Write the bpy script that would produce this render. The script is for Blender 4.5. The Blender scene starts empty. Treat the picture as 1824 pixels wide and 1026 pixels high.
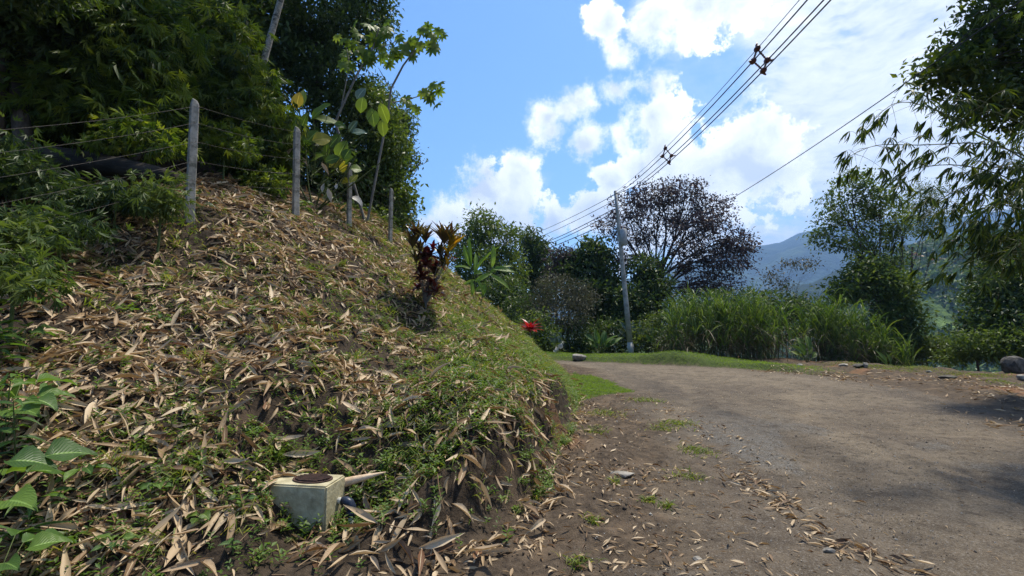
import bpy, math
import numpy as np
from mathutils import Matrix, Vector

SC = bpy.context.scene
COL = SC.collection
RNG = np.random.default_rng(7)
R = math.radians

# ------------------------------------------------------------------ camera
FPX, CX, CY = 836.0, 912.0, 513.0          # focal length and centre in photo pixels (1824 x 1026)
CAMH, PITCH = 1.6, math.atan(72.0 / FPX)
cam_d = bpy.data.cameras.new('camera')
cam_d.sensor_width = 36.0
cam_d.lens = FPX / 1824.0 * 36.0
cam_d.clip_start, cam_d.clip_end = 0.05, 20000.0
cam = bpy.data.objects.new('camera', cam_d)
COL.objects.link(cam)
cam.location = (0, 0, CAMH)
cam.rotation_euler = (math.pi / 2 + PITCH, 0, 0)
SC.camera = cam

# ------------------------------------------------------------------ render and exposure
SC.render.engine = 'CYCLES'
SC.cycles.use_denoising = True
SC.cycles.max_bounces = 7
SC.cycles.diffuse_bounces = 3
SC.cycles.glossy_bounces = 2
SC.cycles.transmission_bounces = 4
SC.cycles.volume_bounces = 0
SC.cycles.transparent_max_bounces = 6
SC.cycles.sample_clamp_indirect = 6.0
SC.view_settings.view_transform = 'Standard'
SC.view_settings.look = 'None'
SC.view_settings.gamma = 1.0
SC.view_settings.use_curve_mapping = False
SC.view_settings.exposure = 0.6

# ------------------------------------------------------------------ sun and sky
SUN_AZ, SUN_EL = 42.0, 68.0                 # azimuth from +Y (the view) towards +X
sun_d = bpy.data.lights.new('sun', 'SUN')
sun_d.energy, sun_d.angle, sun_d.color = 5.0, R(4.0), (1.0, 0.93, 0.80)
sun = bpy.data.objects.new('sun', sun_d)
COL.objects.link(sun)
_to = Vector((math.sin(R(SUN_AZ)) * math.cos(R(SUN_EL)), math.cos(R(SUN_AZ)) * math.cos(R(SUN_EL)), math.sin(R(SUN_EL))))
sun.rotation_euler = _to.to_track_quat('Z', 'Y').to_euler()
sun.location = (20, 20, 60)


def pdir(px, py):
    a, b = (px - CX) / FPX, (CY - py) / FPX
    c, s = math.cos(PITCH), math.sin(PITCH)
    return np.array([a, c - b * s, s + b * c])


def P(px, py, y):
    """the point seen at a photo pixel at depth y metres ahead"""
    d = pdir(px, py)
    return np.array([0, 0, CAMH]) + d * (y / d[1])


class NB:
    """small helper to write node trees"""
    def __init__(self, tree):
        self.t = tree
        self.n, self.l = tree.nodes, tree.links

    def new(self, kind, **kw):
        nd = self.n.new(kind)
        for k, v in kw.items():
            setattr(nd, k, v)
        return nd

    def put(self, sock, v):
        if isinstance(v, bpy.types.NodeSocket):
            self.l.new(v, sock)
        elif v is not None:
            sock.default_value = v

    def math(self, op, a, b=None, c=None, clamp=False):
        nd = self.new('ShaderNodeMath', operation=op, use_clamp=clamp)
        for i, v in enumerate((a, b, c)):
            if v is not None:
                self.put(nd.inputs[i], v)
        return nd.outputs[0]

    def vmath(self, op, a, b=None, out=0):
        nd = self.new('ShaderNodeVectorMath', operation=op)
        self.put(nd.inputs[0], a)
        if b is not None:
            if op == 'SCALE':
                self.put(nd.inputs[3], b)
            else:
                self.put(nd.inputs[1], b)
        return nd.outputs[out]

    def ramp(self, v, a, b, lo=0.0, hi=1.0, kind='SMOOTHSTEP'):
        nd = self.new('ShaderNodeMapRange', interpolation_type=kind)
        self.put(nd.inputs[0], v)
        for i, x in enumerate((a, b, lo, hi)):
            self.put(nd.inputs[i + 1], x)
        return nd.outputs[0]

    def noise(self, vec, scale, detail=4.0, rough=0.55, dist=0.0):
        nd = self.new('ShaderNodeTexNoise')
        self.put(nd.inputs['Vector'], vec)
        nd.inputs['Scale'].default_value = scale
        nd.inputs['Detail'].default_value = detail
        nd.inputs['Roughness'].default_value = rough
        nd.inputs['Distortion'].default_value = dist
        return nd.outputs[0]

    def mix(self, f, a, b):
        nd = self.new('ShaderNodeMix', data_type='RGBA')
        self.put(nd.inputs[0], f)
        for s, v in ((nd.inputs[6], a), (nd.inputs[7], b)):
            if isinstance(v, (tuple, list)):
                v = (*v[:3], 1.0)
            self.put(s, v)
        return nd.outputs[2]

    def cramp(self, f, stops):
        nd = self.new('ShaderNodeValToRGB')
        cr = nd.color_ramp
        while len(cr.elements) < len(stops):
            cr.elements.new(0.5)
        for e, (p, c) in zip(cr.elements, stops):
            e.position, e.color = p, (*c[:3], 1.0)
        self.put(nd.inputs[0], f)
        return nd.outputs[0]


world = bpy.data.worlds.new('World')
SC.world = world
world.use_nodes = True
wb = NB(world.node_tree)
wb.n.clear()
sky = wb.new('ShaderNodeTexSky', sky_type='NISHITA', sun_disc=False)
sky.sun_elevation, sky.sun_rotation = R(SUN_EL), R(SUN_AZ)
sky.altitude, sky.air_density, sky.dust_density, sky.ozone_density = 600.0, 1.0, 0.5, 2.5
tc = wb.new('ShaderNodeTexCoord').outputs['Generated']
nrm = wb.vmath('NORMALIZE', tc)
# cumulus: lobes at directions, broken up by noise; (photo pixel, radius)
CUM = [(800, 378, 52), (858, 335, 60), (925, 312, 54), (905, 395, 95), (985, 392, 48), (768, 394, 30),
       (972, 215, 50), (1028, 186, 46), (1092, 166, 36), (982, 242, 36), (1035, 258, 44), (1003, 203, 40),
       (1168, 160, 52), (1174, 210, 62), (1190, 265, 85), (1108, 248, 30), (1135, 295, 62), (1078, 322, 48),
       (1240, 330, 120), (1330, 300, 120), (1060, 388, 70), (1150, 390, 90),
       (1090, 25, 46), (1165, 50, 64), (1110, 95, 38), (1270, 5, 95)]
warp = wb.new('ShaderNodeTexNoise')
wb.put(warp.inputs['Vector'], nrm)
warp.inputs['Scale'].default_value = 6.0
warp.inputs['Detail'].default_value = 5.0
nv = wb.vmath('ADD', nrm, wb.vmath('SCALE', wb.vmath('SUBTRACT', warp.outputs['Color'], (0.5, 0.5, 0.5)), 0.09))
m = None
for x, y, r in CUM:
    c = pdir(x, y); c /= np.linalg.norm(c)
    e = pdir(x + r * 0.7071, y + r * 0.7071); e /= np.linalg.norm(e)
    dist = wb.vmath('DISTANCE', nv, tuple(c), out=1)
    v = wb.math('MULTIPLY_ADD', dist, -1.0 / float(np.linalg.norm(c - e)), 1.0)
    m = v if m is None else wb.math('MAXIMUM', m, v)
n1 = wb.noise(nrm, 15.0, 10.0, 0.68)
n1c = wb.math('SUBTRACT', n1, 0.5)
dcum = wb.math('MULTIPLY_ADD', n1c, 2.7, m)
soft = wb.ramp(wb.noise(nrm, 5.0, 3.0, 0.5), 0.46, 0.64, 0.30, 0.95)
cum = wb.ramp(dcum, 0.06, soft)
# thin veil: covers the half of the sky towards the sun, thins out to the left
sx = wb.new('ShaderNodeSeparateXYZ'); wb.put(sx.inputs[0], nrm)
n2 = wb.noise(wb.vmath('MULTIPLY', nv, (1.0, 1.0, 1.6)), 3.2, 6.0, 0.55)
nr = wb.noise(wb.vmath('MULTIPLY', nv, (0.7, 1.2, 3.0)), 22.0, 5.0, 0.6)
vx = wb.math('MULTIPLY_ADD', sx.outputs[0], 1.15, wb.math('MULTIPLY', wb.math('SUBTRACT', n2, 0.5), 1.9))
vx = wb.math('MULTIPLY_ADD', wb.math('SUBTRACT', nr, 0.5), 0.35, vx)
veil = wb.math('MULTIPLY', wb.ramp(vx, 0.26, 0.62), 0.94)
hole = None
for x, y, r in ((1262, 140, 95), (1120, 165, 60)):
    c = pdir(x, y); c /= np.linalg.norm(c)
    e = pdir(x + r, y); e /= np.linalg.norm(e)
    dist = wb.vmath('DISTANCE', nrm, tuple(c), out=1)
    v = wb.ramp(wb.math('MULTIPLY_ADD', n1c, 0.35, wb.math('DIVIDE', dist, float(np.linalg.norm(c - e)))), 0.55, 1.15)
    hole = v if hole is None else wb.math('MINIMUM', hole, v)
veil = wb.math('MULTIPLY', veil, wb.math('MULTIPLY_ADD', hole, 0.85, 0.15))
# cloud tone: crisp white tops, greyer where the lobes are thick
thick = wb.math('MULTIPLY_ADD', wb.math('SUBTRACT', wb.noise(nv, 13.0, 6.0, 0.62), 0.5), 1.5, wb.math('MULTIPLY', m, 0.75))
ctone = wb.cramp(wb.ramp(thick, 0.1, 0.75, kind='LINEAR'),
                 [(0.0, (1.1, 1.09, 1.06)), (0.45, (0.9, 0.91, 0.91)), (1.0, (0.58, 0.62, 0.66))])
vt = wb.math('MULTIPLY_ADD', wb.math('SUBTRACT', nr, 0.5), 0.7, n2)
vtone = wb.cramp(wb.ramp(vt, 0.3, 0.75, kind='LINEAR'), [(0.0, (0.44, 0.51, 0.60)), (0.5, (0.72, 0.75, 0.78)), (1.0, (0.92, 0.92, 0.92))])
hsv = wb.new('ShaderNodeHueSaturation')
hsv.inputs['Saturation'].default_value = 1.2
hsv.inputs['Value'].default_value = 0.157
wb.put(hsv.inputs['Color'], sky.outputs[0])
base = wb.mix(veil, hsv.outputs[0], vtone)
full = wb.mix(cum, base, ctone)
bg = wb.new('ShaderNodeBackground')
wb.put(bg.inputs[0], full)
bg.inputs[1].default_value = 1.0
wo = wb.new('ShaderNodeOutputWorld')
wb.l.new(bg.outputs[0], wo.inputs[0])
world.cycles.sampling_method = 'MANUAL'
world.cycles.sample_map_resolution = 512

# ------------------------------------------------------------------ numpy mesh helpers
def unit(v):
    v = np.asarray(v, float)
    return v / np.maximum(np.linalg.norm(v, axis=-1, keepdims=True), 1e-9)


def sstep(a, b, x):
    t = np.clip((np.asarray(x, float) - a) / (b - a), 0, 1)
    return t * t * (3 - 2 * t)


def _hash(ix, iy, seed):
    h = (ix * 374761393 + iy * 668265263 + seed * 1274126177) & 0xFFFFFFFF
    h = ((h ^ (h >> 13)) * 1274126177) & 0xFFFFFFFF
    return ((h ^ (h >> 16)) & 0xFFFF) / 65535.0


def vnoise(x, y, seed=0):
    x = np.asarray(x, float); y = np.asarray(y, float)
    ix, iy = np.floor(x).astype(np.int64), np.floor(y).astype(np.int64)
    fx, fy = x - ix, y - iy
    fx, fy = fx * fx * (3 - 2 * fx), fy * fy * (3 - 2 * fy)
    a, b = _hash(ix, iy, seed), _hash(ix + 1, iy, seed)
    c, d = _hash(ix, iy + 1, seed), _hash(ix + 1, iy + 1, seed)
    return (a * (1 - fx) + b * fx) * (1 - fy) + (c * (1 - fx) + d * fx) * fy


def fbm(x, y, seed=0, oct=4):
    s, a, t = 0.0, 0.5, 0.0
    for k in range(oct):
        s = s + a * vnoise(x * 2 ** k + 17.3 * k, y * 2 ** k - 9.1 * k, seed + k)
        t += a; a *= 0.5
    return s / t


def mesh_np(name, V, F, mat=None, rnd=None, smooth=True, uv=None, attrs=None):
    V = np.ascontiguousarray(V, np.float32); F = np.ascontiguousarray(F, np.int32)
    me = bpy.data.meshes.new(name)
    n, k = F.shape
    me.vertices.add(len(V)); me.vertices.foreach_set('co', V.ravel())
    me.loops.add(n * k); me.loops.foreach_set('vertex_index', F.ravel())
    me.polygons.add(n)
    me.polygons.foreach_set('loop_start', np.arange(0, n * k, k, dtype=np.int32))
    me.polygons.foreach_set('loop_total', np.full(n, k, np.int32))
    me.polygons.foreach_set('use_smooth', np.full(n, smooth, bool))
    if uv is not None:
        u = me.uv_layers.new(name='UVMap')
        u.data.foreach_set('uv', np.ascontiguousarray(np.asarray(uv, np.float32)[F.ravel()]).ravel())
    if rnd is not None:
        a = me.attributes.new('rnd', 'FLOAT', 'FACE')
        a.data.foreach_set('value', np.ascontiguousarray(rnd, np.float32))
    for k2, v in (attrs or {}).items():
        a = me.attributes.new(k2, 'FLOAT', 'POINT')
        a.data.foreach_set('value', np.ascontiguousarray(v, np.float32))
    if mat:
        me.materials.append(mat)
    me.update(calc_edges=True)
    return me


def link(name, me, parent=None, mw=None):
    o = bpy.data.objects.new(name, me)
    COL.objects.link(o)
    if parent is not None:
        o.parent = parent
    if mw is not None:
        o.matrix_basis = mw
    return o


def tag(o, label=None, cat=None, group=None, kind=None):
    for k, v in (('label', label), ('category', cat), ('group', group), ('kind', kind)):
        if v:
            o[k] = v
    return o


def thing(name, label, cat, loc=(0, 0, 0), group=None):
    o = link(name, None)
    o.location = tuple(float(c) for c in loc)
    return tag(o, label, cat, group, 'thing')


class Geo:
    """collects pieces with one face size into one mesh"""
    def __init__(self):
        self.V, self.F, self.r, self.n = [], [], [], 0

    def add(self, V, F, rnd=None):
        V = np.asarray(V, float).reshape(-1, 3); F = np.asarray(F, int)
        self.V.append(V); self.F.append(F + self.n); self.n += len(V)
        self.r.append(np.full(len(F), 0.5) if rnd is None else np.broadcast_to(np.asarray(rnd, float), (len(F),)))

    def place(self, T, pos, rot, sc, rnd=None):
        """many copies of a template (V, F)"""
        TV, TF = T
        M = len(pos)
        if M == 0:
            return
        sc = np.asarray(sc, float)
        if sc.ndim == 0:
            sc = np.full(M, float(sc))
        S = sc[:, None, :] if sc.ndim == 2 else sc[:, None, None]
        W = np.einsum('mij,mnj->mni', rot, TV[None] * S) + pos[:, None, :]
        F = (TF[None] + (np.arange(M) * len(TV))[:, None, None]).reshape(-1, TF.shape[1])
        rr = RNG.random(M) if rnd is None else np.asarray(rnd)
        self.V.append(W.reshape(-1, 3)); self.F.append(F + self.n); self.n += M * len(TV)
        self.r.append(np.repeat(rr, len(TF)))

    def mesh(self, name, mat, smooth=True, origin=None):
        V = np.concatenate(self.V)
        if origin is not None:
            V = V - np.asarray(origin)
        return mesh_np(name, V, np.concatenate(self.F), mat, np.concatenate(self.r), smooth)

    def build(self, name, mat, parent=None, smooth=True):
        org = None if parent is None else np.array(parent.location)
        return link(name, self.mesh(name, mat, smooth, org), parent)


def frames(axis, up):
    y = unit(axis); x = unit(np.cross(y, up)); z = np.cross(x, y)
    return np.stack([x, y, z], axis=-1)


def mat4(p, r3, s):
    M = np.eye(4); M[:3, :3] = np.asarray(r3) * np.asarray(s, float); M[:3, 3] = p
    return Matrix(M.tolist())


def tube(pts, rad, sides=6, cap=True):
    pts = np.asarray(pts, float); k = len(pts)
    rad = np.broadcast_to(np.asarray(rad, float), (k,))
    t = unit(np.gradient(pts, axis=0))
    ref = np.array([0, 0, 1.0]) if abs(t[:, 2]).mean() < 0.8 else np.array([1.0, 0, 0])
    u = unit(np.cross(t, ref)); v = np.cross(t, u)
    a = np.linspace(0, 2 * math.pi, sides, endpoint=False)
    ring = u[:, None] * np.cos(a)[None, :, None] + v[:, None] * np.sin(a)[None, :, None]
    V = (pts[:, None] + ring * rad[:, None, None]).reshape(-1, 3)
    i = np.arange(k - 1)[:, None] * sides; j = np.arange(sides)[None]; j2 = (j + 1) % sides
    F = np.stack([i + j, i + j2, i + sides + j2, i + sides + j], -1).reshape(-1, 4)
    if cap and sides % 2 == 0:
        b = (k - 1) * sides
        ex = [[b + q, b + q + 1, b + sides - 2 - q, b + sides - 1 - q] for q in range(sides // 2 - 1)]
        ex += [[sides - 1 - q, sides - 2 - q, q + 1, q] for q in range(sides // 2 - 1)]
        F = np.concatenate([F, np.array(ex, int)])
    return V, F


def curve(a, b, bend=(0, 0, 0), n=6):
    a, b, c = np.asarray(a, float), np.asarray(b, float), np.asarray(bend, float)
    t = np.linspace(0, 1, n)[:, None]
    return a * (1 - t) + b * t + c * 4 * t * (1 - t)


def box_v(sx, sy, sz, o=(0, 0, 0)):
    V = np.array([[x, y, z] for z in (0, 1) for y in (-.5, .5) for x in (-.5, .5)], float) * (sx, sy, sz) + np.asarray(o)
    F = np.array([[0, 2, 3, 1], [4, 5, 7, 6], [0, 1, 5, 4], [2, 6, 7, 3], [0, 4, 6, 2], [1, 3, 7, 5]])
    return V, F


def bevel_box(name, V, F, w, mat, seg=2):
    import bmesh
    bm = bmesh.new()
    vs = [bm.verts.new(tuple(v)) for v in V]
    for f in F:
        bm.faces.new([vs[i] for i in f])
    bmesh.ops.bevel(bm, geom=list(bm.edges), offset=w, segments=seg, affect='EDGES')
    bmesh.ops.recalc_face_normals(bm, faces=bm.faces)
    me = bpy.data.meshes.new(name); bm.to_mesh(me); bm.free()
    me.materials.append(mat)
    return me


# leaf templates: along +Y, face towards +Z
KITE = (np.array([[0, 0, 0], [-.5, .42, .10], [0, 1, -.05], [.5, .42, .10]], float) * (1, 1, 1),
        np.array([[0, 2, 1], [0, 3, 2]]))


def leaf_t(prof, fold=0.25, curl=0.3, twist=0.0, wave=0.0, asp=0.18):
    """leaf of unit length and unit width; prof = half widths along the length"""
    n = len(prof); V = []; uv = []
    for i, w in enumerate(prof):
        t = i / (n - 1)
        z = -curl * t * t
        a = twist * t
        for s in (-1, 0, 1):
            dx, dz = s * w * 0.5, asp * (abs(s) * w * fold + (wave * math.sin(t * 9 + s) * 0.12 if s else 0))
            V.append([dx * math.cos(a) - dz / asp * math.sin(a), t * (1 - 0.25 * abs(curl) * t), z + asp * dx * math.sin(a) + dz * math.cos(a)])
            uv.append([(s + 1) / 2, t])
    F = []
    for i in range(n - 1):
        for s in (0, 1):
            p = i * 3 + s
            F.append([p, p + 1, p + 4, p + 3])
    return np.array(V), np.array(F), np.array(uv)


LANCE = [.10, .62, .98, 1.0, .72, .34, .03]
OVAL = [.08, .62, .95, 1.02, .92, .62, .05]
HEART = [.30, .98, 1.05, .92, .66, .33, .03]
STRAP = [.30, .8, 1.0, 1.0, .9, .6, .04]
BLADE = [1.0, .85, .5, .04]


# ------------------------------------------------------------------ materials
def principled(name, rough=0.8, spec=0.3):
    m = bpy.data.materials.new(name); m.use_nodes = True
    b = NB(m.node_tree)
    bs = b.n['Principled BSDF']
    bs.inputs['Roughness'].default_value = rough
    bs.inputs['Specular IOR Level'].default_value = spec
    return m, b, bs


def m_leaf(name, stops, trans=0.35, rough=0.5, obj=False, tint=(1.25, 1.25, 0.55), veins=False, spec=0.35):
    m, b, bs = principled(name, rough, spec)
    if obj:
        f = b.new('ShaderNodeObjectInfo').outputs['Random']
    else:
        f = b.new('ShaderNodeAttribute', attribute_name='rnd').outputs['Fac']
    geo = b.new('ShaderNodeNewGeometry')
    if obj:                                         # blotches and wear that belong to the leaf
        nz = b.noise(b.new('ShaderNodeTexCoord').outputs['Object'], 5.0, 4.0, 0.6)
        f = b.math('MULTIPLY_ADD', b.math('SUBTRACT', nz, 0.5), 0.5, f, clamp=True)
    c = b.cramp(f, [(i / (len(stops) - 1), s) for i, s in enumerate(stops)])
    if veins:
        uv = b.new('ShaderNodeUVMap').outputs[0]
        sp = b.new('ShaderNodeSeparateXYZ'); b.put(sp.inputs[0], uv)
        across = b.math('ABSOLUTE', b.math('SUBTRACT', sp.outputs[0], 0.5))
        mid = b.ramp(across, 0.015, 0.05, 1.0, 0.0)
        w = b.math('SINE', b.math('MULTIPLY', b.math('SUBTRACT', sp.outputs[1], b.math('MULTIPLY', across, 0.7)), 75.0))
        c = b.mix(b.math('MULTIPLY', mid, 0.55), c, tuple(min(1, x * 2.2 + 0.05) for x in stops[-1]))
        c = b.mix(b.ramp(w, 0.6, 1.0, 0.0, 0.12), c, tuple(x * 0.55 for x in stops[0]))
        bp = b.new('ShaderNodeBump'); bp.inputs['Strength'].default_value = 0.25; bp.inputs['Distance'].default_value = 0.01
        b.put(bp.inputs['Height'], w); b.l.new(bp.outputs[0], bs.inputs['Normal'])
    b.put(bs.inputs['Base Color'], c)
    if trans > 0:
        tr = b.new('ShaderNodeBsdfTranslucent')
        mul = b.new('ShaderNodeMix', data_type='RGBA', blend_type='MULTIPLY'); mul.inputs[0].default_value = 1.0
        b.put(mul.inputs[6], c); mul.inputs[7].default_value = (*tint, 1)
        b.put(tr.inputs[0], mul.outputs[2])
        mx = b.new('ShaderNodeMixShader'); mx.inputs[0].default_value = trans
        b.l.new(bs.outputs[0], mx.inputs[1]); b.l.new(tr.outputs[0], mx.inputs[2])
        b.l.new(mx.outputs[0], b.n['Material Output'].inputs[0])
    return m


def m_rough(name, c1, c2, scale=8.0, rough=0.85, bump=0.3, c3=None, stretch=(1, 1, 1), dist=0.02, spec=0.25):
    m, b, bs = principled(name, rough, spec)
    co = b.vmath('MULTIPLY', b.new('ShaderNodeTexCoord').outputs['Object'], stretch)
    n = b.noise(co, scale, 7.0, 0.65)
    c = b.mix(b.ramp(n, 0.35, 0.65), c1, c2)
    if c3:
        c = b.mix(b.ramp(b.noise(co, scale * 0.35, 4.0, 0.6), 0.52, 0.64), c, c3)
    b.put(bs.inputs['Base Color'], c)
    bp = b.new('ShaderNodeBump'); bp.inputs['Strength'].default_value = bump; bp.inputs['Distance'].default_value = dist
    b.put(bp.inputs['Height'], b.noise(co, scale * 4, 5.0, 0.6)); b.l.new(bp.outputs[0], bs.inputs['Normal'])
    return m


M = {}
M['bark'] = m_rough('bark', (.035, .028, .022), (.085, .07, .055), 9, stretch=(1, 1, .3), bump=.6)
M['bark_pale'] = m_rough('bark_pale', (.16, .15, .13), (.36, .34, .31), 14, c3=(.05, .05, .045), bump=.5)
M['bark_grey'] = m_rough('bark_grey', (.10, .095, .085), (.20, .19, .17), 10, stretch=(1, 1, .3), bump=.5)
M['stem_green'] = m_rough('stem_green', (.05, .08, .02), (.09, .11, .04), 12, bump=.2)
M['culm'] = m_rough('culm', (.07, .09, .03), (.13, .13, .05), 6, rough=.5, bump=.1, stretch=(1, 1, .2))
M['log'] = m_rough('log', (.012, .010, .008), (.04, .032, .024), 7, bump=.8, stretch=(.3, 1, 1))
M['dead_wood'] = m_rough('dead_wood', (.10, .075, .05), (.22, .17, .12), 12, bump=.5, stretch=(1, .3, 1))
M['concrete'] = m_rough('concrete', (.20, .185, .155), (.34, .315, .27), 11, c3=(.10, .095, .075), bump=.45)
M['concrete_box'] = m_rough('concrete_box', (.30, .265, .16), (.44, .395, .255), 9, c3=(.17, .145, .085), bump=.3)
M['concrete_pole'] = m_rough('concrete_pole', (.26, .26, .25), (.36, .36, .34), 5, c3=(.20, .20, .19), bump=.2)
M['concrete_base'] = m_rough('concrete_base', (.34, .34, .32), (.44, .44, .42), 5, bump=.2)
M['iron'] = m_rough('iron', (.030, .018, .014), (.075, .04, .03), 25, rough=.6, bump=.3)
M['wire'] = m_rough('wire', (.035, .03, .026), (.09, .075, .06), 30, rough=.55, bump=.1)
M['cable'] = m_rough('cable', (.018, .018, .03), (.03, .03, .045), 4, rough=.45, bump=.02)
M['insulator'] = m_rough('insulator', (.09, .03, .025), (.13, .05, .04), 10, rough=.35, bump=.1)
M['steel'] = m_rough('steel', (.28, .29, .30), (.38, .39, .40), 6, rough=.45, bump=.05)
M['plastic_dark'] = m_rough('plastic_dark', (.012, .018, .035), (.03, .04, .065), 12, rough=.35, bump=.05)
M['pvc'] = m_rough('pvc', (.42, .42, .38), (.55, .55, .50), 8, rough=.4, bump=.05)
M['stone'] = m_rough('stone', (.045, .040, .033), (.11, .10, .085), 7, c3=(.03, .035, .018), bump=.6)
M['stone_pale'] = m_rough('stone_pale', (.16, .145, .12), (.30, .275, .235), 9, bump=.5)
M['sheath'] = m_rough('sheath', (.42, .29, .17), (.60, .45, .30), 9, rough=.6, bump=.2, stretch=(1, .2, 1))

# ------------------------------------------------------------------ the lie of the land
TOE = np.array([(-40, -22), (-20, -10), (-9, -3), (-5.5, .6), (-4.2, 1.6), (-3.2, 2.3), (-2.2, 2.85), (-1.3, 3.15), (-.7, 3.3), (-.18, 3.66),
                (.28, 4.86), (.54, 6.2), (.8, 7.2), (1.06, 8.6), (1.43, 11.6), (1.75, 15.7), (1.85, 18.5), (1.2, 21.5),
                (-.8, 24.5), (-4.5, 27.5), (-11, 31), (-26, 36), (-90, 60)], float)
EDGE = np.array([(-12, -30), (0, -14), (3.5, -6), (5.6, 0), (7.2, 4.2), (8.3, 7.6), (9.7, 10.3), (10.5, 12.7), (10.4, 16.1), (8.9, 19.1),
                 (6.0, 21.2), (2.5, 23.5), (-1.5, 27), (-7, 31.5), (-14, 35.5), (-28, 41), (-92, 66)], float)


def sdist(poly, x, y):
    """signed distance to a polyline, positive on its left"""
    x = np.asarray(x, float); y = np.asarray(y, float)
    best = np.full(np.broadcast(x, y).shape, 1e9); sg = np.ones_like(best)
    for a, b in zip(poly[:-1], poly[1:]):
        d = b - a; L2 = d @ d
        t = np.clip(((x - a[0]) * d[0] + (y - a[1]) * d[1]) / L2, 0, 1)
        ex, ey = x - (a[0] + t * d[0]), y - (a[1] + t * d[1])
        q = ex * ex + ey * ey
        cr = d[0] * ey - d[1] * ex
        upd = q < best - 1e-9
        best = np.where(upd, q, best); sg = np.where(upd, np.sign(cr + 1e-12), sg)
    return np.sqrt(best) * sg


def bank_in(x, y):
    return sdist(TOE, x, y)


def beyond(x, y):
    return -sdist(EDGE, x, y)


def inpoly(poly, x, y):
    r = np.zeros(np.broadcast(x, y).shape, bool)
    n = len(poly)
    for i in range(n):
        (x1, y1), (x2, y2) = poly[i], poly[(i + 1) % n]
        c = ((y1 > y) != (y2 > y)) & (x < (x2 - x1) * (y - y1) / (y2 - y1 + 1e-12) + x1)
        r ^= c
    return r


def gpix(px, py):
    """ground point (flat road) under a photo pixel"""
    d = pdir(px, py)
    t = -CAMH / d[2]
    return d[0] * t, d[1] * t


LAWN = [gpix(*p) for p in ((985, 664), (1030, 666), (1065, 672), (1135, 697), (1085, 706), (1060, 708), (1035, 716), (985, 730))]


def lawn_mask(x, y):
    """soft mask of the small lawn at the foot of the bank"""
    jx, jy = x + (fbm(x * 2, y * 2, 31) - .5) * .5, y + (fbm(x * 2, y * 2, 32) - .5) * .9
    P_ = np.array(LAWN + [LAWN[0]])
    d = np.abs(sdist(P_, jx, jy))
    return np.where(inpoly(LAWN, jx, jy), sstep(0, .18, d), 0.0)


# the concrete meter box is dug into the foot of the bank
BX_C, BX_R = P(581, 870, 3.70), P(616, 843, 4.00)           # near corner and right-hand far corner of its top
BX_Z = (BX_C[2] + BX_R[2]) / 2
BX_V = unit(np.array([BX_R[0] - BX_C[0], BX_R[1] - BX_C[1], 0])); BX_U = np.array([-BX_V[1], BX_V[0], 0])
BX_W, BX_L, BX_H = float(np.linalg.norm((BX_R - BX_C)[:2])), .56, .44


def box_pit(x, y):
    a = (x - BX_C[0]) * BX_U[0] + (y - BX_C[1]) * BX_U[1]; b = (x - BX_C[0]) * BX_V[0] + (y - BX_C[1]) * BX_V[1]
    da = np.maximum.reduce([-.30 - a, a - BX_L * .30, a * 0]); db = np.maximum.reduce([-.8 - b, b - BX_W * .82, b * 0])
    return BX_Z - .36 + .8 * np.hypot(da, db)


def H(x, y, fine=True):
    x = np.asarray(x, float); y = np.asarray(y, float)
    d = bank_in(x, y); e = beyond(x, y)
    di = np.maximum(d, 0)
    s = np.interp(y, [2.5, 7, 9.9, 13.8, 17, 22], [.49, .51, .64, .77, .87, .88])
    cut = sstep(0, .16 + .34 * vnoise(x * 2.6, y * 2.6, 3), d + (vnoise(x * 4, y * 4, 4) - .5) * .16) * .52 * sstep(3.4, 4.4, y) * (1 - sstep(8.5, 12.5, y)) * sstep(-1.5, -.5, x)
    lim = 6.3
    zb = cut + s * np.minimum(di, lim) + .52 * np.clip(di - lim, 0, 45)
    zb = zb + sstep(.2, 1.6, d) * ((fbm(x * .7, y * .7, 5, 3) - .5) * .38 + (fbm(x * 2.6, y * 2.6, 6, 3) - .5) * .24)
    zb = np.minimum(zb, np.maximum(box_pit(x, y), 0) + np.where(np.hypot(x + 1.6, y - 3.8) > 2.5, 99, 0))
    # road, shoulder
    flat = (fbm(x * .45, y * .45, 8, 3) - .5) * .10
    wob = (vnoise(x * .35, y * .35, 15) - .5) * .7
    for off in (2.2, 3.9, 5.2):
        flat = flat - .05 * np.exp(-((e + off + wob) / .22) ** 2) * sstep(1.5, 3, -d)
    sh = sstep(2.6, .4, -d) * sstep(1.0, 3.0, y)
    flat = flat + sh * ((fbm(x * 2.2, y * 2.2, 9, 4) - .5) * .13)
    # low grassy berm beyond the far edge, then the ground falls away to the valley
    far = sstep(15.5, 18.5, y) * sstep(12.5, 9.5, x)
    berm = sstep(.05, .55, e) * (.20 + .32 * (fbm(x * .55, y * .3, 12, 3) - .3)) * far * (1 - .5 * sstep(1.5, 4, e))
    side = sstep(.3, 1.2, e) * (1 - far) * ((fbm(x * 1.1, y * 1.1, 13, 4) - .5) * .35 + .06)
    berm = berm + .22 * np.exp(-((x - 7.6) / 1.9) ** 2 - ((y - 21.6) / .9) ** 2) * sstep(.05, .5, e)
    st = .03 + .25 * sstep(4, 15, x) * sstep(14, 24, y + .3 * x)
    drop = -np.minimum(st * np.maximum(0, e - 6.5), 60.0)
    drop = drop * sstep(3, 9, e)
    z = np.where(d > 0, 0, 1) * (flat + berm + side + drop) + np.where(d > 0, zb + flat * np.exp(-di * 2), 0)
    if fine:
        rk = np.where(d > 0, .05, .018 + .03 * sh + .02 * sstep(0, 1, e))
        z = z + rk * (fbm(x * 9, y * 9, 21, 3) - .5) * 2 * sstep(70, 40, np.hypot(x, y))
    return z


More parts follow.
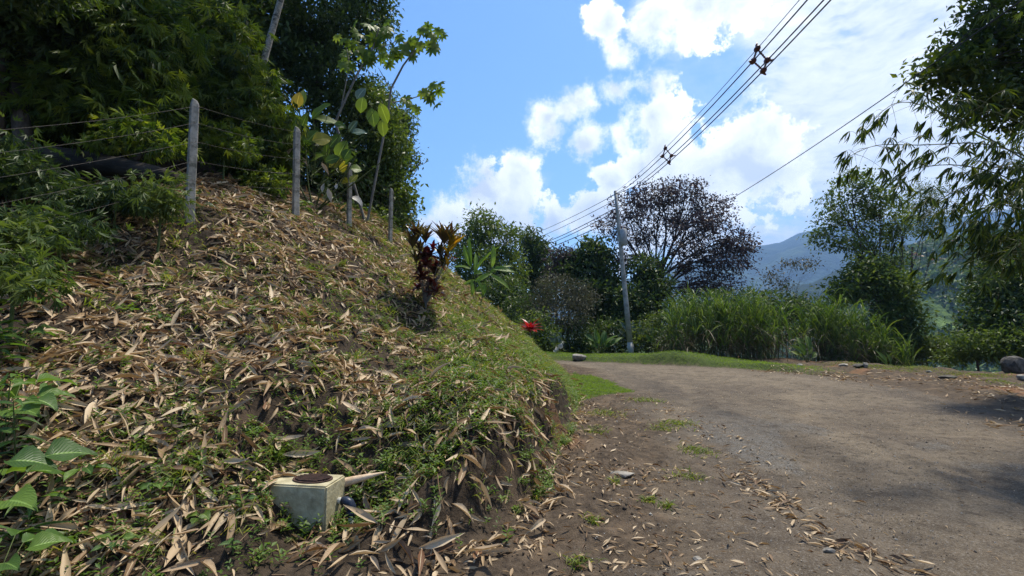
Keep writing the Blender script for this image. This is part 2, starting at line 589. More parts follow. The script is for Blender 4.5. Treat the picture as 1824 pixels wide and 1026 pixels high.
def hit(px, py, t0=1.5, t1=120.0):
    """first point of the ground seen at a photo pixel"""
    d = pdir(px, py)
    t = np.concatenate([np.linspace(t0, 30, 1400), np.linspace(30, t1, 900)])
    q = np.array([0, 0, CAMH]) + t[:, None] * d
    below = q[:, 2] < H(q[:, 0], q[:, 1])
    if not below.any():
        return q[-1]
    p = q[np.argmax(below)]
    p[2] = H(p[0], p[1])
    return p


def on(x, y, dz=0.0):
    return np.array([x, y, float(H(x, y)) + dz])


def ground_normal(x, y, e=.12):
    gx = (H(x + e, y, False) - H(x - e, y, False)) / (2 * e); gy = (H(x, y + e, False) - H(x, y - e, False)) / (2 * e)
    return unit(np.stack([-gx, -gy, np.ones_like(gx)], -1))


def spaced(parts):
    out = []
    for a, b, st in parts:
        out.append(np.arange(a, b - 1e-6, st))
    return np.concatenate(out)


def grow(a, b, st, g=1.16):
    v = [a]
    while v[-1] < b:
        v.append(v[-1] + st); st *= g
    return np.array(v)


gx = np.concatenate([-grow(16, 4300, .3)[::-1][:-1], spaced([(-16, -7, .16), (-7, 6, .062), (6, 14, .11), (14, 20, .25)]), grow(20, 4300, .3)])
gy = np.concatenate([-grow(-1, 4300, .3)[::-1][:-1], spaced([(1, 9, .052), (9, 20, .10), (20, 34, .22)]), grow(34, 4300, .3)])
XX, YY = np.meshgrid(gx, gy)
ZZ = H(XX, YY)
dd, ee = bank_in(XX, YY), beyond(XX, YY)
nz1 = fbm(XX * .8, YY * .8, 41, 4); nz2 = fbm(XX * 2.5, YY * 2.5, 42, 3)
# the carriageway: right of the shoulder, left of the far edge
a_road = sstep(1.0, 2.0, -dd + (nz1 - .5) * 1.6 + .35 * sstep(10, 16, YY)) * sstep(.25, -.25, ee + (nz2 - .5) * .7)
lawn = lawn_mask(XX, YY)
farv = sstep(15.5, 18.5, YY) * sstep(13.0, 9.5, XX)
a_grass = np.maximum.reduce([lawn, sstep(-.05, .25, ee + (nz2 - .5) * .35) * farv,
                             sstep(7, 12, YY) * sstep(0, .6, dd) * sstep(3.2, .8, dd + (nz1 - .5) * 2.5), sstep(14, 18, YY) * sstep(.2, 1.2, dd) * .7,
                             sstep(40, 60, np.hypot(XX, YY))])
a_red = np.maximum(sstep(.55, .68, fbm(XX * .5 + 3, YY * .9, 51, 3)) * sstep(.8, 1.4, ee) * sstep(10, 12, XX) * sstep(30, 24, YY) * sstep(.4, .6, nz1),
                   .8 * sstep(.6, .2, np.hypot((XX - .75) / .6, (YY - 6.9) / 1.2)))
rut = sstep(.35, .0, np.abs(ee + 3.0 + (nz1 - .5) * .8)) + sstep(.4, .0, np.abs(ee + 5.4 + (nz1 - .5) * .8))
a_tan = np.clip(sstep(-.3, -1.2, ee + (nz1 - .5)) * sstep(-6.0, -2.5, ee + (nz1 - .5) * 1.5) * .55 + .6 * rut + .4 * sstep(12, 16, YY), 0, 1) * (.55 + .45 * sstep(.35, .6, nz2))
a_bank = sstep(-.15, .25, dd)
grey = sstep(.52, .62, fbm(XX * .9, YY * .5, 61, 4)) * sstep(11, 6, YY)

nX, nY = len(gx), len(gy)
idx = (np.arange(nY - 1)[:, None] * nX + np.arange(nX - 1)[None])
QF = np.stack([idx, idx + 1, idx + 1 + nX, idx + nX], -1).reshape(-1, 4)
GV = np.stack([XX, YY, ZZ], -1).reshape(-1, 3)
cdd = dd.ravel()[QF].mean(1); cee = ee.ravel()[QF].mean(1); ccx = GV[QF].mean(1)
near = np.hypot(ccx[:, 0], ccx[:, 1]) < 60
is_road = (cdd <= -.9) & (cee < 0) & near
is_bank = (cdd > 0) & near
is_verge = ~is_road & ~is_bank & near
ATT = {'road': a_road.ravel(), 'grass': a_grass.ravel(), 'red': a_red.ravel(), 'tan': a_tan.ravel(), 'grey': grey.ravel(), 'bank': a_bank.ravel()}

gm, gb, gbs = principled('ground_soil', .95, .15)
gco = gb.new('ShaderNodeNewGeometry').outputs['Position']
at = {k: gb.new('ShaderNodeAttribute', attribute_name=k).outputs['Fac'] for k in ATT}
nA = gb.noise(gco, 2.2, 8, .65); nB = gb.noise(gco, 11.0, 7, .7); nC = gb.noise(gco, 55.0, 4, .7); nD = gb.noise(gco, .6, 5, .6); nE = gb.noise(gco, 190.0, 3, .8)
soil = gb.mix(gb.ramp(nB, .35, .65), (.018, .013, .009), (.055, .040, .027))
soil = gb.mix(gb.ramp(nA, .52, .68), soil, (.072, .050, .033))
shoulder = gb.mix(gb.ramp(nB, .32, .68), (.032, .023, .016), (.095, .070, .047))
shoulder = gb.mix(gb.ramp(nA, .50, .64), shoulder, (.115, .082, .053))
shoulder = gb.mix(gb.ramp(nE, .54, .66, 0, .5), shoulder, (.20, .165, .125))
soil = gb.mix(at['bank'], shoulder, soil)
road = gb.mix(gb.ramp(nA, .32, .68), (.056, .043, .030), (.122, .094, .065))
road = gb.mix(gb.math('MULTIPLY', at['tan'], .75), road, gb.mix(gb.ramp(nB, .3, .7), (.165, .128, .084), (.245, .195, .132)))
road = gb.mix(gb.ramp(nD, .53, .62, 0, .55), road, (.068, .050, .035))
road = gb.mix(gb.math('MULTIPLY', gb.ramp(nC, .52, .66), .5), road, (.26, .245, .225))
road = gb.mix(gb.math('MULTIPLY', gb.ramp(nC, .48, .38), .55), road, (.055, .045, .037))
road = gb.mix(gb.math('MULTIPLY', at['grey'], gb.ramp(nB, .38, .6, .25, .85)), road, gb.mix(gb.ramp(nC, .4, .62), (.062, .060, .055), (.19, .185, .172)))
grs = gb.mix(gb.ramp(nB, .35, .7), (.035, .055, .012), (.075, .10, .025))
nF = gb.noise(gco, 5.0, 9, .75)
road = gb.mix(gb.ramp(nF, .50, .36, 0, .75), road, (.045, .034, .024))
road = gb.mix(gb.ramp(nF, .56, .70, 0, .5), road, (.21, .175, .13))
road = gb.mix(gb.ramp(nE, .54, .66, 0, .6), road, (.24, .215, .18))
road = gb.mix(gb.ramp(nE, .46, .36, 0, .7), road, (.032, .026, .021))
c0 = gb.mix(at['road'], soil, road)
c0 = gb.mix(gb.math('MULTIPLY', at['red'], gb.ramp(nB, .3, .6, .25, .75)), c0, (.20, .10, .05))
c0 = gb.mix(at['grass'], c0, grs)
gb.put(gbs.inputs['Base Color'], c0)
gbp = gb.new('ShaderNodeBump'); gbp.inputs['Strength'].default_value = 1.0; gbp.inputs['Distance'].default_value = .025
gb.put(gbp.inputs['Height'], gb.math('ADD', gb.math('MULTIPLY', nB, .9), gb.math('MULTIPLY', nC, .6)))
gb.l.new(gbp.outputs[0], gbs.inputs['Normal'])
M['ground'] = gm


def submesh(name, sel):
    F = QF[sel]
    u, inv = np.unique(F, return_inverse=True)
    me = mesh_np(name, GV[u], inv.reshape(F.shape), gm, attrs={k: v[u] for k, v in ATT.items()})
    o = link(name, me); o['kind'] = 'structure'
    return o


submesh('ground', ~near)
submesh('road', is_road)
submesh('bank', is_bank)
submesh('verge', is_verge)

# ------------------------------------------------------------------ hills across the valley
hm, hb, hbs = principled('hill_forest', .95, .1)
hco = hb.new('ShaderNodeNewGeometry').outputs['Position']
hn = hb.noise(hco, .02, 8, .65); hn2 = hb.noise(hco, .09, 6, .7)
hc = hb.mix(hb.ramp(hn2, .38, .62), (.022, .045, .014), (.075, .12, .03))
hc = hb.mix(hb.ramp(hn, .55, .66), hc, (.15, .22, .055))
hb.put(hbs.inputs['Base Color'], hc)
hbp = hb.new('ShaderNodeBump'); hbp.inputs['Strength'].default_value = 1.0; hbp.inputs['Distance'].default_value = 6.0
hb.put(hbp.inputs['Height'], hn2); hb.l.new(hbp.outputs[0], hbs.inputs['Normal'])


hm2 = m_rough('mountain_forest', (.010, .018, .012), (.026, .040, .020), .01, rough=.95, bump=1.0, c3=(.045, .065, .03), dist=9.0, spec=.05)


def ridge(name, r0, r1, ridge_px, seed, rough, nr=60, na=260, crest=0.8, mat=None):
    xs, ys = zip(*ridge_px)
    pxs = np.linspace(xs[0], xs[-1], na)
    az = np.arctan((pxs - CX) / FPX)
    c, s = math.cos(PITCH), math.sin(PITCH)
    b = (CY - np.interp(pxs, xs, ys)) / FPX
    el = (s + b * c) / (c - b * s)                    # rise per metre ahead
    r = r0 + (r1 - r0) * np.linspace(0, 1, nr)
    RR, AA = np.meshgrid(r, az, indexing='ij')
    X = RR * np.tan(AA); Y = RR
    rc = r0 + (r1 - r0) * crest
    top = CAMH + rc * el[None]
    t = np.clip((RR - r0) / (rc - r0), 0, None)
    prof = np.where(t <= 1, sstep(0, 1, t) * .45 + .55 * t, 1 - .5 * (t - 1))
    g = fbm(X / (r1 - r0) * 5, Y / (r1 - r0) * 5, seed, 5) - .5
    ridg = np.abs(fbm(X / (r1 - r0) * 3.2, Y / (r1 - r0) * 2.2, seed + 9, 4) - .5) * 2
    Z = -66 + (top + 66) * prof + (top + 66) * rough * (g * .9 + (ridg - .35) * .8) * np.sin(np.clip(t, 0, 1) * math.pi * .9 + .1)
    V = np.stack([X, Y, Z], -1).reshape(-1, 3)
    i = np.arange(nr - 1)[:, None] * na + np.arange(na - 1)[None]
    F = np.stack([i, i + na, i + na + 1, i + 1], -1).reshape(-1, 4)
    o = link(name, mesh_np(name, V, F, mat or hm)); o['kind'] = 'structure'
    return X, Y, Z


ridge('mountain', 1500, 3600, [(200, 500), (700, 560), (1000, 530), (1200, 470), (1340, 437), (1395, 431), (1430, 412), (1472, 401),
                               (1530, 399), (1620, 388), (1700, 384), (1824, 372), (2300, 330)], 71, .38, 90, 300, mat=hm2)
ridge('hills', 700, 1300, [(200, 590), (700, 590), (1000, 575), (1300, 525), (1380, 512), (1450, 500), (1520, 470), (1600, 440), (1700, 425), (1824, 415), (2300, 390)], 81, .40, mat=hm2)
HX, HY, HZ = ridge('hillside', 190, 470, [(900, 640), (1250, 610), (1450, 560), (1550, 505), (1620, 455), (1680, 432), (1750, 420), (1824, 412), (2200, 380)], 91, .30)

# ------------------------------------------------------------------ foliage materials (leaf colours)
G = m_leaf
M['lf_bamboo'] = G('lf_bamboo', [(.016, .034, .006), (.045, .085, .012), (.12, .17, .02), (.22, .25, .028)], .5)
M['lf_bamboo_right'] = G('lf_bamboo_right', [(.020, .040, .010), (.042, .072, .015), (.085, .12, .018), (.13, .16, .02)], .45, tint=(1.25, 1.25, .35))
M['lf_dark'] = G('lf_dark', [(.016, .034, .010), (.034, .064, .017), (.066, .105, .026), (.10, .14, .035)], .36)
M['lf_mid'] = G('lf_mid', [(.028, .052, .012), (.058, .098, .022), (.105, .150, .032), (.14, .18, .04)], .42)
M['lf_light'] = G('lf_light', [(.050, .080, .018), (.085, .125, .028), (.125, .165, .035)], .42)
M['lf_grey'] = G('lf_grey', [(.045, .050, .030), (.075, .080, .048), (.095, .085, .055)], .30, tint=(1.1, 1.1, .8))
M['lf_feather'] = G('lf_feather', [(.055, .085, .035), (.085, .12, .045), (.11, .15, .06)], .40)
M['lf_purple'] = G('lf_purple', [(.028, .022, .026), (.056, .043, .047), (.088, .070, .068)], .25, tint=(1.1, .9, .9))
M['lf_canopy'] = G('lf_canopy', [(.022, .048, .014), (.045, .085, .022), (.085, .13, .032), (.17, .23, .055)], .3)
M['lf_orange'] = G('lf_orange', [(.35, .16, .04), (.42, .22, .07)], .2, tint=(1, 1, 1))
M['turf'] = G('turf', [(.10, .17, .016), (.16, .25, .022), (.22, .31, .035)], .5, tint=(1.2, 1.2, .5))
M['bank_grass'] = G('bank_grass', [(.06, .10, .014), (.11, .165, .02), (.19, .23, .035), (.26, .22, .08)], .5)
M['weed'] = G('weed', [(.05, .10, .016), (.085, .15, .022), (.14, .21, .03)], .45)
M['cane'] = G('cane', [(.032, .072, .012), (.060, .115, .020), (.105, .17, .030), (.16, .21, .045)], .45)
M['cane_dead'] = G('cane_dead', [(.030, .022, .011), (.07, .052, .024), (.15, .11, .05)], .3, tint=(1, 1, .8))
M['litter'] = G('litter', [(.10, .05, .022), (.22, .14, .072), (.34, .24, .135), (.44, .33, .20), (.52, .41, .27)], .18, rough=.6, tint=(1.1, .95, .7))
M['litter_one'] = G('litter_one', [(.14, .06, .024), (.27, .175, .095), (.38, .275, .165), (.50, .385, .25)], .18, rough=.6, obj=True, tint=(1.1, .95, .7), veins=True)
M['leaf_broad'] = G('leaf_broad', [(.07, .125, .018), (.11, .18, .026), (.17, .23, .035)], .48, obj=True, veins=True, rough=.42)
M['leaf_weed'] = G('leaf_weed', [(.04, .09, .018), (.075, .145, .026), (.12, .20, .034)], .42, obj=True, veins=True, rough=.45)
M['leaf_bluish'] = G('leaf_bluish', [(.045, .085, .045), (.080, .12, .075), (.15, .19, .14)], .22, obj=True, veins=True, rough=.3, spec=.6)
M['leaf_yellow'] = G('leaf_yellow', [(.22, .23, .028), (.32, .29, .038), (.38, .28, .05)], .48, obj=True, veins=True)
M['leaf_cecropia'] = G('leaf_cecropia', [(.085, .14, .02), (.13, .20, .028), (.19, .25, .04)], .55, obj=True)
M['leaf_ginger'] = G('leaf_ginger', [(.10, .19, .03), (.14, .24, .04), (.20, .29, .06)], .5, obj=True, veins=True, rough=.35)
M['leaf_bronze'] = G('leaf_bronze', [(.048, .020, .016), (.060, .048, .018), (.090, .085, .024)], .32, obj=True, tint=(1.2, 1.0, .5), rough=.3, spec=.6)
M['leaf_maroon'] = G('leaf_maroon', [(.040, .012, .014), (.075, .022, .020), (.12, .045, .03)], .30, obj=True, tint=(1.6, .6, .5), rough=.3, spec=.6)
M['leaf_red'] = G('leaf_red', [(.16, .010, .014), (.26, .018, .022), (.34, .045, .040)], .35, obj=True, tint=(1.5, .4, .4), rough=.35, spec=.5)
M['leaf_gold'] = G('leaf_gold', [(.12, .11, .015), (.30, .20, .020), (.38, .24, .03)], .45, obj=True, tint=(1.3, 1.0, .3), rough=.35)
M['leaf_pale'] = G('leaf_pale', [(.34, .31, .26), (.46, .43, .38)], .2, obj=True, tint=(1, 1, 1))
M['leaf_bam_one'] = G('leaf_bam_one', [(.022, .044, .010), (.048, .080, .015), (.11, .145, .018)], .45, obj=True)


def lobe(px, py, y, wpx, hpx, ry=None):
    """an ellipsoid of foliage centred on a photo pixel at depth y"""
    rx, rz = wpx / 2 / FPX * y, hpx / 2 / FPX * y
    return (P(px, py, y), np.array([rx, (rx + rz) / 2 if ry is None else ry, rz]))


def clumps_in(lobes, n, shell=.5, rng=RNG):
    w = np.array([(l[1].prod()) ** (2 / 3) for l in lobes]); w /= w.sum()
    k = rng.choice(len(lobes), n, p=w)
    C = np.array([l[0] for l in lobes])[k]; A = np.array([l[1] for l in lobes])[k]
    u = unit(rng.normal(size=(n, 3)))
    f = shell + (1 - shell) * rng.random(n) ** .7
    return C + u * f[:, None] * A, u, k


def leaf_cloud(geo, cen, u, per, size, w, rc, droop=.3, flat=.8, T=KITE, out=.5, jit=.8, hue=.7, rng=RNG):
    n = len(cen)
    pos = np.repeat(cen, per, 0) + rng.normal(size=(n * per, 3)) * rc * np.array([1, 1, .7])
    uu = np.repeat(u, per, 0)
    ax = uu * out + rng.normal(size=pos.shape) * jit + np.array([0, 0, -droop])
    up = rng.normal(size=pos.shape) * .55 + np.array([0, 0, flat])
    s = size * rng.uniform(.5, 1.5, n * per)
    rnd = np.clip(hue * np.repeat(rng.random(n), per) + (1 - hue) * rng.random(n * per), 0, 1)
    geo.place(T, pos, frames(ax, up), np.stack([s * w, s, s], -1), rnd)


def limbs(geo, base, fork, lobes, cen, k, r0, rng=RNG, sides=5, per=9, wob=.06, lean=(0, 0, 0)):
    """trunk to a fork, limbs to every lobe, twigs to some clumps"""
    base, fork = np.asarray(base, float), np.asarray(fork, float)
    Ht = np.linalg.norm(fork - base)
    tr = curve(base, fork, np.array(lean) + rng.normal(size=3) * Ht * .02, 8)
    geo.add(*tube(tr, np.linspace(r0, r0 * .62, 8), 8))
    # root flare
    for i, l in enumerate(lobes):
        c, a = l
        st = tr[int(rng.integers(4, 8))]
        en = c + a * rng.normal(size=3) * .15
        L = np.linalg.norm(en - st)
        br = curve(st, en, np.array([0, 0, .10 * L]) + rng.normal(size=3) * wob * L, 7)
        rb = max(r0 * .5 * min(1.2, (a.prod() ** (1 / 3)) / 2.0), r0 * .22)
        geo.add(*tube(br, np.linspace(rb, rb * .35, 7), 6))
        sel = np.nonzero(k == i)[0]
        rng.shuffle(sel)
        for j in sel[:per]:
            s2 = br[int(rng.integers(2, 7))]
            L2 = np.linalg.norm(cen[j] - s2)
            geo.add(*tube(curve(s2, cen[j], rng.normal(size=3) * .10 * L2 + np.array([0, 0, .06 * L2]), 5), np.linspace(rb * .38, rb * .08, 5), 4))
    return tr


def tree(name, label, base, fork, lobes, mat, n, per, size, w=.45, rc=None, r0=.15, shell=.45, droop=.3, bark='bark', T=KITE, seed=1,
         cat='tree', group=None, flat=.8, twigs=9, hue=.7, out=.5, jit=.8, sink=.15):
    rng = np.random.default_rng(seed)
    t = thing(name, label, cat, base, group)
    cen, u, k = clumps_in(lobes, n, shell, rng)
    g = Geo()
    leaf_cloud(g, cen, u, per, size, w, rc if rc else size * 1.1, droop, flat, T, out, jit, hue, rng)
    g.build('crown', M[mat], t, smooth=False)
    g2 = Geo()
    b2 = np.array(base, float); b2[2] -= sink
    limbs(g2, b2, fork, lobes, cen, k, r0, rng, per=twigs)
    g2.build('trunk', M[bark], t)
    return t


def fan_t(n=6, spread=1.0, w=.14, droop=.25):
    """a spray of narrow leaves from one point"""
    V, F = [], []
    for i in range(n):
        a = (i / (n - 1) - .5) * 2 * spread
        L = 1 - .25 * abs(a) / spread
        c, s = math.cos(a), math.sin(a)
        k = KITE[0] * (w, L, w * 2) + np.array([0, 0, 0])
        k[:, 2] -= droop * k[:, 1] ** 2
        k = np.stack([k[:, 0] * c + k[:, 1] * s, -k[:, 0] * s + k[:, 1] * c + .05 * i, k[:, 2]], -1)
        F.append(KITE[1] + len(V) * 4); V.append(k)
    return np.concatenate(V), np.concatenate(F)


FAN = fan_t()
FAN4 = fan_t(4, .7, .17, .15)


def blades(geo, p0, d0, L, w, droop, k=5, rnd=None, rng=RNG):
    """arching grass blades: start p0, first direction d0, length L, sagging by droop"""
    n = len(p0)
    t = np.linspace(0, 1, k)
    side = unit(np.cross(d0, rng.normal(size=(n, 3))))
    L = np.broadcast_to(L, (n,)); w = np.broadcast_to(w, (n,)); droop = np.broadcast_to(droop, (n,))
    c = p0[:, None] + d0[:, None] * (L[:, None] * t)[..., None]
    out = d0 * np.array([1, 1, 0])
    c = c + (out * (droop * L)[:, None] * .6)[:, None] * (t ** 2)[None, :, None]
    c[..., 2] -= (droop * L)[:, None] * t[None] ** 2.2
    ww = np.interp(t, [0, .25, .7, 1], [.7, 1, .8, .06])
    V = np.stack([c - side[:, None] * (w[:, None] * ww)[..., None] * .5, c + side[:, None] * (w[:, None] * ww)[..., None] * .5], 2)
    V = V.reshape(n, -1, 3)
    i = np.arange(k - 1) * 2
    F1 = np.stack([i, i + 1, i + 3, i + 2], -1)
    F = (F1[None] + (np.arange(n) * 2 * k)[:, None, None]).reshape(-1, 4)
    rr = rng.random(n) if rnd is None else rnd
    geo.add(V.reshape(-1, 3), F, np.repeat(rr, k - 1))


LEAFM = {}


def leaf_mesh(kind, mat):
    """shared leaf meshes, unit length, unit width"""
    key = (kind, mat)
    if key not in LEAFM:
        prof, fold, curl, tw, wave = {'oval': (OVAL, .12, .22, 0, .6), 'oval2': (OVAL, .2, .42, .15, .8), 'heart': (HEART, .18, .35, 0, .8),
                                      'lance': (LANCE, .3, .35, .1, .3), 'strap': (STRAP, .25, .55, .1, .2), 'long': (STRAP, .3, .25, 0, .4),
                                      'dry': (LANCE, .5, .16, .5, .3), 'dry2': (STRAP, .35, -.22, -.6, .4), 'dry3': (LANCE, .6, .34, .25, .8)}[kind]
        V, F, uv = leaf_t(prof, fold, curl, tw, wave, {'oval': .55, 'oval2': .5, 'heart': .7}.get(kind, .2))
        LEAFM[key] = mesh_np('leaf_' + kind, V, F, M[mat], uv=uv)
    return LEAFM[key]


def leaf_obj(parent, kind, mat, p, axis, up, L, w, name='leaf'):
    r3 = frames(np.asarray(axis, float)[None], np.asarray(up, float)[None])[0]
    M4 = mat4(np.asarray(p, float) - np.array(parent.location if parent else (0, 0, 0)), r3, (w, L, L))
    return link(name, leaf_mesh(kind, mat), parent, M4)


# ------------------------------------------------------------------ trees behind the road bend
def gtree(name, label, bx, y, fork, lobes, *a, **k):
    """tree whose foot stands on the ground at photo column bx, depth y"""
    x = (bx - CX) / FPX * y
    base = on(x, y)
    return tree(name, label, base, P(fork[0], fork[1], y), lobes, *a, **k)


gtree('forest_tree', 'tall grey-green tree left of the wires, rising behind the cordyline shrubs', 865, 38, (868, 470),
      [lobe(858, 402, 38, 62, 56), lobe(835, 440, 38, 60, 70), lobe(890, 430, 38, 66, 70), lobe(860, 480, 37, 100, 90), lobe(905, 490, 38, 60, 100), lobe(835, 520, 37, 60, 90)],
      'lf_mid', 420, 26, .30, .42, .42, .22, seed=11, bark='bark_grey')
gtree('forest_tree', 'narrow dark green tree with a knobbly top at the left end of the wires', 948, 42, (948, 480),
      [lobe(945, 425, 42, 34, 34), lobe(958, 450, 42, 40, 50), lobe(935, 470, 42, 46, 70), lobe(955, 520, 42, 56, 90)],
      'lf_dark', 260, 26, .32, .42, .42, .2, seed=12)
gtree('forest_tree', 'light green rounded tree behind the narrow dark tree', 990, 48, (990, 520),
      [lobe(985, 468, 48, 60, 44), lobe(1010, 480, 48, 50, 44), lobe(970, 500, 47, 60, 50)],
      'lf_light', 170, 24, .34, .42, .45, .18, seed=13)
gtree('forest_tree', 'dark broad-leaved tree directly left of the utility pole', 1058, 35, (1055, 520),
      [lobe(1060, 448, 35, 56, 44), lobe(1035, 478, 35, 66, 56), lobe(1075, 490, 35, 56, 60), lobe(1050, 530, 34, 90, 60)],
      'lf_dark', 300, 26, .30, .5, .42, .18, seed=14)
gtree('forest_tree', 'brownish small tree between the light green tree and the dark tree', 1008, 36, (1010, 510),
      [lobe(1003, 458, 36, 50, 34), lobe(1025, 462, 36, 40, 34), lobe(995, 485, 36, 40, 40)],
      'lf_purple', 110, 24, .24, .42, .36, .10, seed=15)
gtree('forest_tree', 'greyish thin-leaved bushy tree behind the red cordyline', 1003, 30, (1000, 560),
      [lobe(990, 510, 30, 70, 44), lobe(1030, 530, 30, 66, 56), lobe(960, 545, 30, 56, 56), lobe(1000, 560, 29, 110, 60)],
      'lf_grey', 330, 24, .16, .40, .30, .09, seed=16, twigs=14, bark='bark_grey')
gtree('forest_tree', 'green leafy tree right of the utility pole under the purple tree', 1150, 33, (1150, 540),
      [lobe(1148, 480, 33, 44, 50), lobe(1160, 520, 33, 66, 70), lobe(1130, 540, 32, 56, 70)],
      'lf_dark', 220, 26, .28, .46, .4, .14, seed=17)
gtree('forest_tree', 'dense dark tree crown low behind the pole', 1085, 40, (1085, 560),
      [lobe(1090, 540, 39, 80, 90), lobe(1120, 570, 38, 80, 70), lobe(1060, 570, 38, 80, 70)],
      'lf_dark', 220, 24, .32, .46, .45, .14, seed=18)
gtree('forest_tree', 'dark tree filling the gap behind the ginger plant', 895, 33, (895, 560),
      [lobe(880, 545, 33, 80, 90), lobe(920, 560, 33, 70, 80), lobe(900, 520, 34, 70, 60)],
      'lf_dark', 260, 24, .26, .46, .4, .14, seed=19)

# the great purple-leaved tree
pl = [lobe(x, y, 36 + dz, w, h) for x, y, w, h, dz in
      ((1165, 345, 90, 40, 0), (1215, 340, 90, 40, .5), (1258, 365, 80, 44, 0), (1120, 375, 70, 44, -.6), (1180, 385, 90, 40, 1.5), (1230, 400, 90, 40, -1.5),
       (1285, 400, 70, 44, .4), (1090, 405, 60, 40, .3), (1310, 432, 66, 46, 0), (1140, 425, 70, 40, 1.2), (1265, 440, 80, 40, 1.0), (1300, 470, 70, 34, -.8),
       (1245, 478, 80, 34, .6), (1275, 505, 90, 34, 0), (1200, 440, 60, 34, -2), (1320, 455, 40, 40, .8), (1110, 460, 50, 40, .6), (1235, 520, 70, 36, -.5))]
gtree('purple_tree', 'wide umbrella-shaped purple-leaved tree with dark spreading limbs behind the utility pole', 1168, 36, (1172, 470), pl,
      'lf_purple', 560, 30, .24, .42, .36, .30, seed=21, shell=.5, twigs=16, droop=.1)

# trees on the valley side
gtree('valley_tree', 'tall airy green tree standing alone above the elephant grass', 1560, 27, (1562, 470),
      [lobe(x, y, 27 + dz, w, h) for x, y, w, h, dz in
       ((1525, 330, 86, 46, 0), (1490, 360, 70, 40, .4), (1560, 350, 70, 50, -.4), (1478, 395, 60, 30, 0), (1530, 385, 90, 44, .8), (1585, 390, 70, 50, 0),
        (1470, 425, 56, 28, .3), (1510, 430, 60, 30, -.8), (1560, 430, 70, 40, .6), (1600, 420, 50, 40, 0), (1545, 465, 60, 40, .5), (1590, 460, 50, 44, .4))],
      'lf_mid', 370, 22, .19, .46, .28, .17, seed=31, shell=.4, twigs=14)
gtree('valley_tree', 'pale feathery-leaved tree half hidden behind the hanging bamboo', 1606, 33, (1625, 440),
      [lobe(1650, 345, 33, 60, 40), lobe(1625, 372, 33, 50, 36), lobe(1672, 378, 33, 60, 40), lobe(1640, 405, 33, 80, 30)],
      'lf_feather', 170, 26, .16, .35, .34, .10, seed=32, shell=.25, twigs=12)
gtree('valley_tree', 'thin almost bare shrub with pale twigs behind the elephant grass', 1400, 31, (1402, 510),
      [lobe(1375, 492, 31, 50, 22), lobe(1415, 470, 31, 60, 20), lobe(1445, 470, 31, 40, 18), lobe(1395, 505, 31, 50, 22)],
      'lf_grey', 60, 14, .17, .40, .28, .06, seed=33, shell=.2, twigs=14, bark='bark_grey')
gtree('valley_bush', 'tall leafy bush wrapped in creepers under the airy tree', 1565, 25, (1565, 560),
      [lobe(1545, 505, 25, 110, 60), lobe(1590, 520, 25, 70, 80), lobe(1510, 520, 25.5, 70, 50), lobe(1600, 570, 24.5, 60, 110), lobe(1575, 600, 24.5, 90, 70), lobe(1550, 480, 25, 60, 50)],
      'lf_mid', 420, 26, .20, .50, .30, .10, seed=34, cat='bush', bark='bark_grey')
gtree('valley_bush', 'bright green low bush at the right end of the elephant grass', 1650, 24.5, (1650, 625),
      [lobe(1655, 620, 24.5, 70, 44), lobe(1690, 632, 24.5, 50, 30), lobe(1625, 625, 24.2, 50, 50)],
      'lf_light', 150, 24, .17, .45, .24, .05, seed=35, cat='bush')
gtree('valley_tree', 'dark spreading tree at the right edge behind the boulder', 1790, 22, (1790, 560),
      [lobe(1768, 530, 22, 90, 60), lobe(1800, 500, 22, 90, 80), lobe(1840, 540, 22, 100, 110), lobe(1756, 580, 21.5, 80, 60), lobe(1800, 590, 21, 110, 80), lobe(1790, 470, 22.5, 70, 50)],
      'lf_dark', 520, 26, .20, .46, .34, .14, seed=36, out=.3)
gtree('valley_bush', 'leafy dark bush in front of the right-hand dark tree', 1735, 20.5, (1735, 615),
      [lobe(1735, 615, 20.5, 70, 44), lobe(1775, 615, 20.2, 80, 50), lobe(1820, 612, 20, 70, 56), lobe(1700, 634, 20.8, 40, 24)],
      'lf_mid', 230, 24, .16, .46, .26, .05, seed=37, cat='bush')

# shrubs along the far roadside
SH = [(955, 590, 27.5, 70, 70, 'lf_mid', 'leafy green shrub just right of the red cordyline'),
      (1020, 600, 29, 80, 60, 'lf_dark', 'dark shrub above the stone on the far verge'),
      (1085, 600, 30, 80, 70, 'lf_dark', 'dark shrub left of the foot of the utility pole'),
      (1165, 590, 29, 80, 60, 'lf_light', 'light green shrub right of the foot of the utility pole'),
      (1195, 610, 27, 50, 50, 'lf_dark', 'small dark shrub between the pole and the elephant grass'),
      (925, 560, 30, 60, 80, 'lf_dark', 'dark shrub above the red cordyline'),
      (1130, 560, 32, 70, 60, 'lf_mid', 'mid green shrub directly behind the utility pole'),
      (1330, 545, 29, 300, 56, 'lf_dark', 'long dark hedge-like thicket behind the elephant grass')]
for i, (x, y, d, w, h, mt, lab) in enumerate(SH):
    gtree('shrub', lab, x, d, (x, y + 10), [lobe(x, y, d, w, h, 1.2), lobe(x, y + 45, d - .2, w, 60, .8)] * (w > 200) + [lobe(x, y, d, w, h, 1.2), lobe(x - w * .25, y + h * .35, d - .3, w * .6, h * .6, 1.0), lobe(x + w * .25, y + h * .35, d - .3, w * .6, h * .6, 1.0)],
          mt, int(80 + w * (1.6 if w > 200 else 1)), 22, .19, .48, .28, .05, seed=40 + i, cat='shrub', group='shrubs along the far roadside')

